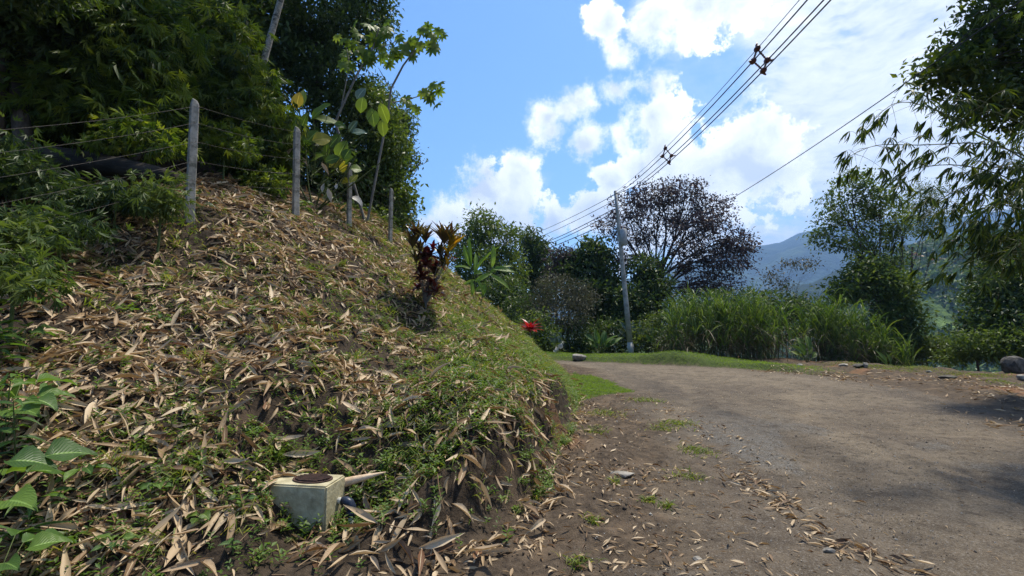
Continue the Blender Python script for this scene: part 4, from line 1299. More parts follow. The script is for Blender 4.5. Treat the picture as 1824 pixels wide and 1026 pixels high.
for f, sx in ((.10, -.55), (.145, -.5), (.18, -.45)):
    p1 = pax * PH * (1 - f)
    g = Geo(); g.add(*tube(np.array([p1, p1 + (sx * .7, -.1, .03)]), .03, 6)); br_ = link('bracket', g.mesh('bracket', M['iron']), pole)
    g = Geo(); c = p1 + (sx * .7, -.1, .03)
    g.add(*tube(np.array([c + (0, 0, z) for z in (0, .04, .05, .09, .10, .14, .15, .2)]), (.03, .08, .03, .08, .03, .07, .03, .03), 8)); link('insulator', g.mesh('insulator', M['insulator']), br_)


def wire_fit(ctrl, n=60):
    """smooth cable through (Y, X, Z) samples: straight in plan, parabola in height"""
    c = np.array(ctrl)
    cz = np.polyfit(c[:, 1], c[:, 2], 2); cx = np.polyfit(c[:, 1], c[:, 0], 1)
    y = np.linspace(c[:, 1].min(), c[:, 1].max(), n)
    return np.stack([np.polyval(cx, y), y, np.polyval(cz, y)], -1)


def at_x(px, py, X):
    """point on the vertical plane x = X seen at a pixel"""
    d = pdir(px, py); return np.array([0, 0, CAMH]) + d * (X / d[0])


XW = 6.22
mess = wire_fit([PT + (0, 0, -.05), at_x(1189, 263, XW), at_x(1357, 70, XW), at_x(1424, 0, XW), np.array([XW, -12, 11.0])], 90)
OFF = {'messenger': (0, 0), 'left': (-.12, -.33), 'right': (.24, -.31), 'lower': (.13, -.58)}
CLAB = {'messenger': 'thin topmost cable of the overhead bundle between pole and frame top', 'left': 'left thick cable of the overhead bundle above the road',
        'right': 'right thick cable of the overhead bundle above the road', 'lower': 'lowest thick cable of the overhead bundle above the road'}
for k, (ox, oz) in OFF.items():
    p = mess + np.array([ox, 0, oz])
    f = sstep(28, 24, p[:, 1])[:, None]
    p = p * f + (1 - f) * (mess + np.array([-.4 if k != 'messenger' else 0, 0, oz * 1.1]))
    g = Geo(); g.add(*tube(p, .009 if k == 'messenger' else .0165, 6, False))
    tag(g.build('overhead_cable', M['cable']), CLAB[k], 'cable', 'cables of the overhead bundle', 'thing')


def spacer(y, label):
    j = np.argmin(abs(mess[:, 1] - y)); c = mess[j]
    t = thing('cable_spacer', label, 'spacer', c, 'diamond spacers on the overhead bundle')
    arm = lambda a, b, nm: (lambda g: (g.add(*tube(np.array([np.array(a) * (1 - f) + np.array(b) * f for f in np.linspace(0, 1, 15)]),
                                                  np.array([.014 if i % 2 else .032 for i in range(15)]), 8)), link(nm, g.mesh(nm, M['insulator']), t)))(Geo())
    n = {k: (v[0], 0, v[1]) for k, v in OFF.items()}
    mid = (.06, 0, -.31)
    arm(n['messenger'], n['left'], 'ribbed_arm'); arm(n['messenger'], n['right'], 'ribbed_arm'); arm(n['left'], n['lower'], 'ribbed_arm'); arm(n['right'], n['lower'], 'ribbed_arm')
    for k in OFF:
        q = np.array(n[k])
        g = Geo(); g.add(*tube(np.array([q + (0, -.11, 0), q + (0, -.05, 0), q + (0, .05, 0), q + (0, .11, 0)]), (.03, .07, .07, .03), 8)); cl = link('clamp', g.mesh('clamp', M['insulator']), t)
        d = unit(q - np.array(mid)) * .09
        g = Geo(); g.add(*tube(np.array([q, q + d, q + d * 1.5 + (.03, 0, .02)]), (.035, .03, .02), 6)); link('latch', g.mesh('latch', M['insulator']), cl)


spacer(11.45, 'large-looking diamond cable spacer near the top of the frame')
spacer(18.6, 'small diamond cable spacer above the purple tree')

# cables running on to the left behind the trees
for i, (py0, py1, px1, dz) in enumerate(((346, 412, 935, 62), (356, 420, 938, 62), (374, 425, 958, 60), (380, 428, 962, 60), (393, 446, 920, 58))):
    a = PT * (1 - f_t) + PB * f_t if (f_t := (py0 - 340) / 290.0) is not None else None
    b = P(px1 - 60, py1 + 26, dz)
    g = Geo(); g.add(*tube(curve(a + (-.25 if i > 1 else 0, 0, 0), b, (0, 0, -.55), 24), .018 if i < 2 else .026, 5, False))
    tag(g.build('overhead_cable', M['cable']), ['topmost', 'second', 'third', 'fourth', 'lowest'][i] + ' cable running left from the utility pole behind the trees', 'cable', 'cables running left from the pole', 'thing')
tel = [PB + pax * PH * .62]
tel += [at_x(px, py, X) for px, py, X in ((1285, 360, 7.05), (1460, 252, 7.34), (1640, 140, 7.5), (1824, 10, 7.6))]
tw = wire_fit(tel + [np.array([7.9, -6, 8.6])], 80)
g = Geo(); g.add(*tube(tw, .010, 5, False))
tag(g.build('telephone_wire', M['cable']), 'single thin wire sloping from the pole up into the right-hand tree', 'wire', None, 'thing')

# ------------------------------------------------------------------ concrete meter box with its pipe elbow
FB = np.array([-1.60, 3.80])
c_top, zt, ev, eu, W1, W2, HB = BX_C, BX_Z, BX_V, BX_U, BX_W, BX_L, BX_H
org = np.array([c_top[0], c_top[1], zt - HB])
bx = thing('meter_box', 'cream concrete water meter box set into the foot of the bank', 'meter box', org)
hole = []
V = np.array([a * eu * W2 + b_ * ev * W1 + np.array([0, 0, z]) for z in (0, HB) for a, b_ in ((0, 0), (1, 0), (1, 1), (0, 1))])
Fq = np.array([[0, 1, 2, 3], [7, 6, 5, 4], [0, 4, 5, 1], [1, 5, 6, 2], [2, 6, 7, 3], [3, 7, 4, 0]])
link('body', bevel_box('body', V, Fq, .012, M['concrete_box']), bx)
# oval iron lid with ribs, sunk in a raised rim
cen2 = eu * W2 * .36 + ev * W1 * .5 + np.array([0, 0, HB])
th = np.linspace(0, 2 * math.pi, 33)[:-1]
oval = lambda ra, rb_, z: cen2 + np.outer(np.cos(th) * ra, eu) + np.outer(np.sin(th) * rb_, ev) + np.array([0, 0, z])
g = Geo(); n_ = 32
rings = [oval(.162, .108, -.002), oval(.162, .108, .010), oval(.145, .094, .010), oval(.145, .094, .003)]
i = np.arange(n_); j = (i + 1) % n_
for a_ in range(3):
    pass
Vr = np.concatenate(rings)
g.add(Vr, np.concatenate([np.stack([a_ * n_ + i, a_ * n_ + j, (a_ + 1) * n_ + j, (a_ + 1) * n_ + i], -1) for a_ in range(3)]))
lid = link('lid', g.mesh('lid', M['iron'], smooth=False), bx)
g = Geo()
top = oval(.146, .095, .0035)
g.add(top, np.array([[q, q + 1, 30 - q, 31 - q] for q in range(15)]))
link('plate', g.mesh('plate', M['iron'], smooth=False), lid)
for q in np.linspace(-.076, .076, 8):
    hw = .138 * math.sqrt(max(0, 1 - (q / .094) ** 2))
    V, F = box_v(2 * hw, .011, .016)
    V = cen2 + np.outer(V[:, 0], eu) + np.outer(V[:, 1] + q, ev) + np.outer(V[:, 2] + .0045, (0, 0, 1))
    link('rib', mesh_np('rib', V, F, M['iron'], smooth=False), lid)
# elbow on the right-hand end
en = -eu
e0 = ev * W1 * .62 + np.array([0, 0, HB * .62])
g = Geo(); g.add(*tube(np.array([e0, e0 + en * .05]), .026, 10)); link('pipe_stub', g.mesh('pipe_stub', M['pvc']), bx)
g = Geo()
arc = [e0 + en * .035, e0 + en * .075, e0 + en * .10 + (0, 0, -.012), e0 + en * .115 + (0, 0, -.04), e0 + en * .118 + (0, 0, -.10)]
g.add(*tube(np.array(arc), (.034, .036, .036, .036, .034), 12)); el = link('elbow', g.mesh('elbow', M['plastic_dark']), bx)
g = Geo(); g.add(*tube(np.array([arc[-1] + (0, 0, .03), arc[-1] + (0, 0, -.012)]), .041, 12)); link('collar', g.mesh('collar', M['plastic_dark']), el)
g = Geo(); g.add(*tube(np.array([arc[-1], arc[-1] + (0, 0, -.34)]), .027, 10)); link('down_pipe', g.mesh('down_pipe', M['pvc']), bx)
# bamboo sheath lying behind the box
a0, a1 = P(612, 860, 4.02), P(687, 841, 4.06)
sh_ = thing('bamboo_sheath', 'tan tapering bamboo sheath lying beside the concrete box', 'sheath', a0)
g = Geo(); g.add(*tube(np.array([a0 * (1 - f) + a1 * f - a0 for f in np.linspace(-.35, 1, 8)]), np.array([.028, .036, .037, .034, .028, .021, .013, .005]), 10)); link('sheath', g.mesh('sheath', M['sheath']), sh_)

# ------------------------------------------------------------------ stones
def stone(label, p, s, mat, seed, name='stone', sink=.3):
    import bmesh
    rng = np.random.default_rng(seed)
    bm = bmesh.new(); bmesh.ops.create_icosphere(bm, subdivisions=3, radius=1.0)
    me = bpy.data.meshes.new(name); bm.to_mesh(me); bm.free()
    co = np.empty(len(me.vertices) * 3); me.vertices.foreach_get('co', co); co = co.reshape(-1, 3)
    for k in range(16):
        d = unit(rng.normal(size=3)); lim = rng.uniform(.58, .85)
        ex = np.maximum(0, co @ d - lim); co = co - np.outer(ex, d)
    co = co * (1 + .10 * (fbm(co[:, 0] * 3 + seed, co[:, 1] * 3 + co[:, 2] * 2, seed) - .5)[:, None])
    co = co * np.asarray(s)
    me.vertices.foreach_set('co', np.ascontiguousarray(co, np.float32).ravel()); me.materials.append(M[mat])
    o = link(name, me); o.location = (p[0], p[1], p[2] + s[2] * (1 - sink) * .6)
    return tag(o, label, 'stone', None, 'thing')


bp_ = hit(1806, 668)
stone('large grey boulder cut by the right edge of the picture', bp_ + (.62, .45, 0), (.46, .44, .46), 'stone', 3, 'boulder', .2)
stone('smaller rounded stone in front of the boulder', hit(1822, 676), (.16, .14, .13), 'stone_pale', 4)
stone('half-buried stone on the far verge left of the pole', hit(1030, 641), (.46, .3, .22), 'stone_pale', 5)
stone('pale stone under the elephant grass at the road edge', hit(1503, 652), (.20, .15, .09), 'stone_pale', 6)
stone('flat dark stone among the roadside weeds under the elephant grass', hit(1530, 654), (.32, .2, .10), 'stone', 7)
stone('slanting pale stone beside the flat dark stone', hit(1542, 654), (.10, .08, .16), 'stone_pale', 8)
stone('flat brown stone in the litter left of the boulder', hit(1690, 675), (.30, .2, .08), 'stone', 9)
stone('small pale stone in the roadside litter below the creeper bush', hit(1655, 664), (.10, .08, .06), 'stone_pale', 10)
stone('small grey stone at the end of the grass verge', hit(1424, 652), (.14, .10, .08), 'stone_pale', 11)
stone('flat pale stone lying on the dirt shoulder', hit(1110, 848), (.16, .10, .035), 'stone_pale', 12)
stone('fist-sized grey stone among dry leaves in the foreground', hit(1478, 985), (.05, .035, .028), 'stone_pale', 13)
stone('dark fist-sized stone on the gravel patch', hit(1243, 1000), (.035, .028, .02), 'stone_pale', 14)

# ------------------------------------------------------------------ leaf litter on the bank
def rand_bank(n, ymin=1.6, ymax=20, dmin=-.3, dmax=8.0, pw=1.0):
    y = ymin + (ymax - ymin) * RNG.random(n) ** pw
    x = -1.25 * y - 1.0 + RNG.random(n) * (1.25 * y + 3.4)
    d = bank_in(x, y)
    k = (d > dmin) & (d < dmax)
    return x[k], y[k], d[k]


def lay(x, y, tilt, lift):
    n = len(x)
    nrm_ = ground_normal(x, y)
    down = nrm_ * np.array([1, 1, 0])
    ax = RNG.normal(size=(n, 3)) + down * .9
    ax -= nrm_ * (ax * nrm_).sum(1, keepdims=True)
    ax = unit(ax) + nrm_ * RNG.normal(size=(n, 1)) * tilt
    up = nrm_ + RNG.normal(size=(n, 3)) * (tilt + .18)
    pos = np.stack([x, y, H(x, y)], -1) + nrm_ * lift[:, None]
    return pos, frames(ax, up)


def kite6(fold, curl, tw):
    V, F, _ = leaf_t([.12, .9, 1.0, .55, .03], fold, curl, tw)
    return V, F


DRY = [kite6(.5, .15, .5), kite6(.4, -.25, -.6), kite6(.7, .35, .2), kite6(.3, .05, -.2)]
g = Geo()
x, y, d = rand_bank(125000, pw=.9)
green = np.clip(sstep(5.5, 11, y) * sstep(4.6, 1.0, d) * .6 + .5 * sstep(2.0, .5, d) * sstep(3.4, 4.4, y), 0, .9)
den = .85 * np.clip(.35 + 1.3 * (fbm(x * 1.1, y * 1.1, 77, 3) - .38) * 2.4, .12, 1) * (1 - .8 * green) * np.where(d < .2, .55, 1)
k = RNG.random(len(x)) < den
x, y = x[k], y[k]
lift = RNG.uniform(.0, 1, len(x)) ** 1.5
pos, rot = lay(x, y, .12 + .22 * RNG.random((len(x), 1)) ** 2 * 1.6, .003 + .05 * lift)
L = np.clip(RNG.lognormal(-1.88, .45, len(x)), .04, .34) * (1 + .03 * np.maximum(0, y - 6))
which = RNG.integers(0, 4, len(x))
tone = np.clip(RNG.normal(.18, .18, len(x)) + .68 * lift, 0, 1)  # lower leaves darker: decayed, plus shade between leaves put into their colour
for q in range(4):
    s = which == q
    g.place(DRY[q], pos[s], rot[s], np.stack([L[s] * RNG.uniform(.11, .2, s.sum()), L[s], L[s]], -1), tone[s])
tw_ = rand_bank(700, 2.0, 12, 0, 6)
tp_, tr_2 = lay(tw_[0], tw_[1], .1, RNG.uniform(.01, .05, len(tw_[0])))
for q in range(len(tp_)):
    l_ = RNG.uniform(.12, .5); a_ = tr_2[q][:, 1]
    g.add(*tube(curve(tp_[q], tp_[q] + a_ * l_, RNG.normal(size=3) * .03 * l_, 4), np.linspace(.005, .002, 4), 4, False), rnd=RNG.uniform(0, .35))
tag(g.build('leaf_litter', M['litter'], smooth=True), 'deep litter of dry tan bamboo leaves covering the bank', 'leaf litter', None, 'stuff')

# single large dry leaves nearest the viewer
x, y, d = rand_bank(9000, 1.9, 5.6, -.35, 6, .8)
pos, rot = lay(x, y, .30, RNG.uniform(.03, .075, len(x)))
vis = pos - np.array([0, 0, CAMH])
c_, s_ = math.cos(PITCH), math.sin(PITCH)
dep = vis[:, 1] * c_ + vis[:, 2] * s_
ppx = CX + FPX * vis[:, 0] / dep; ppy = CY - FPX * (vis[:, 2] * c_ - vis[:, 1] * s_) / dep
ok = np.nonzero((ppx > 10) & (ppx < 1000) & (ppy < 1020) & (ppy > 520))[0][:300]
for i in ok:
    kd = ('dry', 'dry2', 'dry3')[RNG.integers(0, 3)]
    Lm = RNG.uniform(.15, .30)
    o = link('dry_leaf', leaf_mesh(kd, 'litter_one'), None, mat4(pos[i], rot[i], (Lm * RNG.uniform(.13, .20), Lm, Lm)))
    tag(o, 'large dry bamboo leaf lying on top of the litter on the near bank', 'dry leaf', 'large dry leaves on the near bank', 'thing')

for i, (a, b_) in enumerate(((.92, .55), (.80, .22), (.97, .25), (.74, .80))):
    q = BX_C + BX_U * BX_L * a + BX_V * BX_W * b_; q[2] = BX_Z + .012
    t_ = RNG.normal() * .8
    o = link('dry_leaf', leaf_mesh('dry', 'litter_one'), None, mat4(q, frames(np.array([[math.cos(t_), math.sin(t_), .03]]), np.array([[.1, 0, 1.0]]))[0], (.035, .2, .2)))
    tag(o, ['dry leaf at the far left corner of the concrete box top', 'dry leaf on the near edge of the concrete box top', 'dry leaf overhanging the left end of the concrete box', 'dry leaf beside the iron lid on the concrete box'][i], 'dry leaf', 'dry leaves on the concrete box', 'thing')

# litter blown onto the shoulder, the road and the right-hand verge
g = Geo()
def strew(x, y, L0, L1, tilt=.18):
    pos, rot = lay(x, y, tilt, RNG.uniform(.004, .02, len(x)))
    L = RNG.uniform(L0, L1, len(x)); w = RNG.integers(0, 4, len(x))
    for q in range(4):
        s = w == q
        g.place(DRY[q], pos[s], rot[s], np.stack([L[s] * RNG.uniform(.13, .24, s.sum()), L[s], L[s]], -1))


n = 15000
y = 2.6 + 9 * RNG.random(n) ** 1.5; x = -1.6 + 5.0 * RNG.random(n)
d = -bank_in(x, y)
k = (d > 0) & (RNG.random(n) < np.exp(-d * .85) * np.clip((fbm(x * 1.6, y * 1.6, 88, 3) - .3) * 3, .1, 1))
strew(x[k], y[k], .03, .13)
for (ax_, ay_, bx_, by_, nn, wd) in ((1290, 830, 1500, 980, 130, .12), (1330, 845, 1410, 900, 90, .07), (1480, 960, 1640, 1020, 80, .12), (1010, 830, 1200, 870, 120, .25), (1180, 720, 1330, 850, 120, .3)):
    A, B = np.array(gpix(ax_, ay_)), np.array(gpix(bx_, by_))
    t = RNG.random(nn)[:, None]
    q = A * (1 - t) + B * t + RNG.normal(size=(nn, 2)) * wd
    strew(q[:, 0], q[:, 1], .03, .15)
y = 7 + 11 * RNG.random(7000); x = 7 + 9 * RNG.random(7000); e_ = beyond(x, y)
k = (e_ > -.5) & (e_ < 3.2) & (x / y < 1.2) & (RNG.random(7000) < np.clip((fbm(x * 1.2, y * 1.2, 89, 3) - .35) * 4, .06, 1) * .95)
strew(x[k], y[k], .07, .24)
y = 2.8 + 14 * RNG.random(4200) ** 1.4; x = .8 + 9 * RNG.random(4200); k = (beyond(x, y) < 0)
strew(x[k], y[k], .01, .05)
tag(g.build('scattered_leaves', M['litter']), 'scattered dry leaves blown over the shoulder and the road edges', 'leaf litter', None, 'stuff')

# ------------------------------------------------------------------ gravel and clods
oct_ = np.array([[1, 0, 0], [0, 1, 0], [-1, 0, 0], [0, -1, 0], [0, 0, .8], [0, 0, -.8]], float)
octF = np.array([[0, 1, 4], [1, 2, 4], [2, 3, 4], [3, 0, 4], [1, 0, 5], [2, 1, 5], [3, 2, 5], [0, 3, 5]])
import bmesh as _bm
_b = _bm.new(); _bm.ops.create_icosphere(_b, subdivisions=1, radius=1.0)
PEB = (np.array([v.co[:] for v in _b.verts]) * (1, 1, .7) * (1 + .25 * (RNG.random((len(_b.verts), 1)) - .5)), np.array([[v.index for v in f.verts] for f in _b.faces]))
_b.free()
gv, gb2, gbs2 = principled('gravel', .85, .3)
gb2.put(gbs2.inputs['Base Color'], gb2.cramp(gb2.new('ShaderNodeAttribute', attribute_name='rnd').outputs['Fac'], [(0, (.085, .068, .05)), (.45, (.15, .122, .092)), (.8, (.22, .20, .17)), (1, (.34, .32, .28))]))
M['gravel'] = gv
g = Geo()
n = 56000
y = 2.7 + 12 * RNG.random(n) ** 1.7; x = -.3 + (1.2 * y + .5) * RNG.random(n)
d = -bank_in(x, y); e_ = beyond(x, y)
k = (d > .6) & (e_ < .3) & (RNG.random(n) < np.clip((fbm(x * .9, y * .7, 61, 4) - .38) * 4, .08, 1))
x, y = x[k], y[k]
s = np.minimum(RNG.lognormal(-5.7, .55, len(x)), .022)
rot = frames(RNG.normal(size=(len(x), 3)) * (1, 1, .2), RNG.normal(size=(len(x), 3)) * .2 + (0, 0, 1))
g.place((oct_, octF), np.stack([x, y, H(x, y) + s * .3], -1), rot, s[:, None] * RNG.uniform(.7, 1.3, (len(x), 3)))
tag(g.build('gravel', M['gravel'], smooth=False), 'loose grey gravel strewn over the dirt road', 'gravel', None, 'stuff')
g = Geo()
n = 9000
y = 2.7 + 8 * RNG.random(n) ** 1.4; x = -1 + 4.5 * RNG.random(n); d = -bank_in(x, y)
k = (d > -.25) & (RNG.random(n) < np.exp(-np.maximum(d, 0) * 1.1) * np.clip((fbm(x * 2.2, y * 2.2, 9, 4) - .35) * 4, .1, 1))
x, y = x[k], y[k]; s = np.minimum(RNG.lognormal(-4.9, .5, len(x)), .04)
rot = frames(RNG.normal(size=(len(x), 3)), RNG.normal(size=(len(x), 3)) * .3 + (0, 0, 1))
g.place(PEB, np.stack([x, y, H(x, y) + s * .15], -1), rot, s[:, None] * RNG.uniform(.6, 1.4, (len(x), 3)))
M['clod'] = m_rough('clod', (.045, .032, .021), (.12, .088, .058), 30, bump=.5)
tag(g.build('earth_clods', M['clod'], smooth=False), 'crumbled dark earth clods along the foot of the bank', 'earth', None, 'stuff')

# ------------------------------------------------------------------ grass and weeds
def turf(name, label, x, y, L, w, mat, droop=.5, lean=.45, rows=4):
    n = len(x)
    nrm_ = ground_normal(x, y)
    a = RNG.uniform(0, 2 * math.pi, n)
    d0 = unit(nrm_ * .6 + np.stack([np.cos(a) * lean, np.sin(a) * lean, np.full(n, .7)], -1))
    g = Geo(); blades(g, np.stack([x, y, H(x, y) - .005], -1), d0, L, w, droop, rows)
    return tag(g.build(name, M[mat]), label, 'grass', None, 'stuff')


y = 9.5 + 10.5 * RNG.random(56000); x = 1.0 + 3.4 * RNG.random(56000)
k = RNG.random(56000) < lawn_mask(x, y)
x, y = x[k], y[k]; turf('lawn_grass', 'small patch of bright mown grass at the foot of the bank', x, y, RNG.uniform(.05, .11, len(x)), .007, 'turf')
n = 56000
y = 16 + 13 * RNG.random(n); x = -6 + 18 * RNG.random(n); e_ = beyond(x, y) + (fbm(x * 2.5, y * 2.5, 42, 3) - .5) * .35
k = (e_ > .02) & (e_ < 4.5) & (RNG.random(n) < sstep(15.5, 18, y) * sstep(12.5, 10.5, x) * np.clip((fbm(x, y, 90, 3) - .22) * 5, .15, 1))
x, y = x[k], y[k]; turf('berm_grass', 'short green grass over the low berm beyond the road', x, y, RNG.uniform(.06, .16, len(x)), .012, 'turf')
# grass on the bank: thick along the crest and foot, thin in the litter
x, y, d = rand_bank(300000, 2.2, 22, -.1, 6.5, .85)
pch = fbm(x * 1.1, y * 1.1, 95, 3)
den = np.clip(sstep(5.5, 11, y) * sstep(4.8, .8, d + (pch - .5) * 4) * .5 + .6 * sstep(2.4, .4, d) * sstep(3.3, 4.2, y) * sstep(.34, .52, pch) + .16 * sstep(.46, .6, pch)
              + sstep(9, 14, y) * .5 * sstep(.35, .55, pch) + sstep(13, 17, y) * .4, 0, 1)
den = den * np.where((d < .42) & (y < 10) & (fbm(x * 3, y * 3, 97, 2) > .42), .12, 1)
k = RNG.random(len(x)) < den
x, y, d = x[k], y[k], d[k]
tx, ty, td = rand_bank(900, 3.0, 20, .3, 6)
kk = RNG.random(len(tx)) < .25 + .6 * sstep(5, 10, ty) * sstep(5, 1, td)
tx, ty = np.repeat(tx[kk], 26), np.repeat(ty[kk], 26)
nt_ = len(tx)
x, y = np.concatenate([x, tx + RNG.normal(size=nt_) * .05]), np.concatenate([y, ty + RNG.normal(size=nt_) * .05])
tall = np.concatenate([np.ones(len(x) - nt_), np.full(nt_, 1.9)])
turf('bank_grass', 'grass growing through the litter along the crest and foot of the bank', x, y, RNG.uniform(.06, .22, len(x)) * (1 + .02 * y) * tall, .008 + .0006 * y, 'bank_grass', .7, .6, 3)
# sprigs: little weeds of a few pointed leaves
g = Geo()
x, y, d = rand_bank(52000, 1.8, 17, -.15, 7.5, .8)
pch = fbm(x * 1.4 + 5, y * 1.4, 96, 3)
den = np.clip(.20 * sstep(.45, .64, pch) + .04 + .12 * sstep(3, 1, d) + .25 * sstep(5, 9, y) * sstep(5, 1.5, d) + .7 * sstep(2.0, .3, d) * sstep(3.5, 4.3, y) * sstep(.35, .5, pch) + .25 * sstep(1.0, .2, d), 0, 1) * np.where((d < .45) & (y < 10) & (fbm(x * 3, y * 3, 97, 2) > .42), .15, 1)
k = RNG.random(len(x)) < den
x, y = x[k], y[k]
nsp = len(x); per = 8
print('sprigs', nsp)
nrm_ = ground_normal(x, y)
hgt = RNG.uniform(.03, .15, nsp)
b = np.stack([x, y, H(x, y)], -1)
f = np.tile(np.linspace(.25, 1, per), nsp)
stem = unit(nrm_ * .4 + np.array([0, 0, .8]) + RNG.normal(size=(nsp, 3)) * .15)
pos = np.repeat(b, per, 0) + np.repeat(stem * hgt[:, None], per, 0) * f[:, None]
a = np.tile(np.arange(per) * 2.4, nsp) + np.repeat(RNG.random(nsp) * 6, per)
ax = np.stack([np.cos(a), np.sin(a), RNG.uniform(.05, .7, nsp * per)], -1)
Ls = np.repeat(RNG.uniform(.025, .06, nsp), per) * RNG.uniform(.8, 1.25, nsp * per)
rn = np.clip(np.repeat(RNG.random(nsp), per) * .7 + RNG.random(nsp * per) * .3, 0, 1)
LT = KITE
g.place(LT, pos, frames(ax, RNG.normal(size=ax.shape) * .2 + (0, 0, 1)), np.stack([Ls * RNG.uniform(.3, .5, len(Ls)), Ls, Ls], -1), rn)
tag(g.build('weed_sprigs', M['weed']), 'small leafy weed sprigs poking through the litter on the bank', 'weeds', None, 'stuff')
# tufts on the shoulder and on the right verge
pts = []
for px, py, r_, nn in ((1205, 755, .25, 260), (1240, 805, .18, 160), (1150, 715, .3, 260), (1098, 862, .05, 40), (1155, 895, .06, 60), (1187, 905, .05, 40), (1052, 930, .06, 50), (1030, 1010, .08, 60), (1060, 770, .2, 120), (1075, 735, .35, 300),
                       (1757, 668, .5, 700), (1590, 656, .7, 900), (1640, 654, .6, 700), (1500, 650, .6, 500), (1700, 668, .3, 250), (1780, 680, .3, 250), (1550, 652, .5, 400), (1180, 765, .2, 120), (1225, 850, .15, 80)):
    c = hit(px, py); q = np.array([c[0], c[1]]) + RNG.normal(size=(nn, 2)) * r_ * .6; pts.append(q)
q = np.concatenate(pts)
turf('verge_tufts', 'weedy grass tufts on the shoulder and the right-hand verge', q[:, 0], q[:, 1], RNG.uniform(.05, .17, len(q)), .010, 'bank_grass', .6, .7)

# individual plants on the near bank
def herb(label, px, py, n, L, w, kind, mat, hgt, style='rosette', dist=None, name='weed_plant', t1=40.0):
    b = hit(px, py) if dist is None else on((px - CX) / FPX * dist, dist)
    t = thing(name, label, 'plant', b)
    g = Geo()
    tips = []
    lean_ = np.array([RNG.normal() * .12, -.10 + RNG.normal() * .1, 0])
    top_ = b + (lean_ + (0, 0, 1)) * hgt
    ax0 = RNG.random() * 6
    for i in range(n):
        f = .25 + .75 * (i + 1) / n if style == 'stalk' else RNG.uniform(.55, 1.0)
        a = ax0 + i * 2.4
        s = b * (1 - f) + top_ * f if style == 'stalk' else b + np.array([math.cos(a), math.sin(a), 0]) * hgt * .55 * RNG.uniform(.4, 1) + np.array([0, 0, hgt * f])
        el = RNG.uniform(-.1, .5) if style == 'stalk' else RNG.uniform(-.15, .35)
        d = np.array([math.cos(a), math.sin(a), el])
        Lm = L * RNG.uniform(.7, 1.15)
        leaf_obj(t, kind, mat, s, d, np.array([0, -.35, 1]) + RNG.normal(size=3) * .2, Lm, Lm * w)
        if style != 'stalk':
            g.add(*tube(np.array([b - (0, 0, .02), (b + s) / 2 + (0, 0, hgt * .12), s]), (.004, .0035, .0025), 4))
    if style == 'stalk':
        g.add(*tube(np.array([b - (0, 0, .03), (b + top_) / 2, top_]), (.006, .005, .003), 5))
    g.build('stem', M['stem_green'], t)
    return t


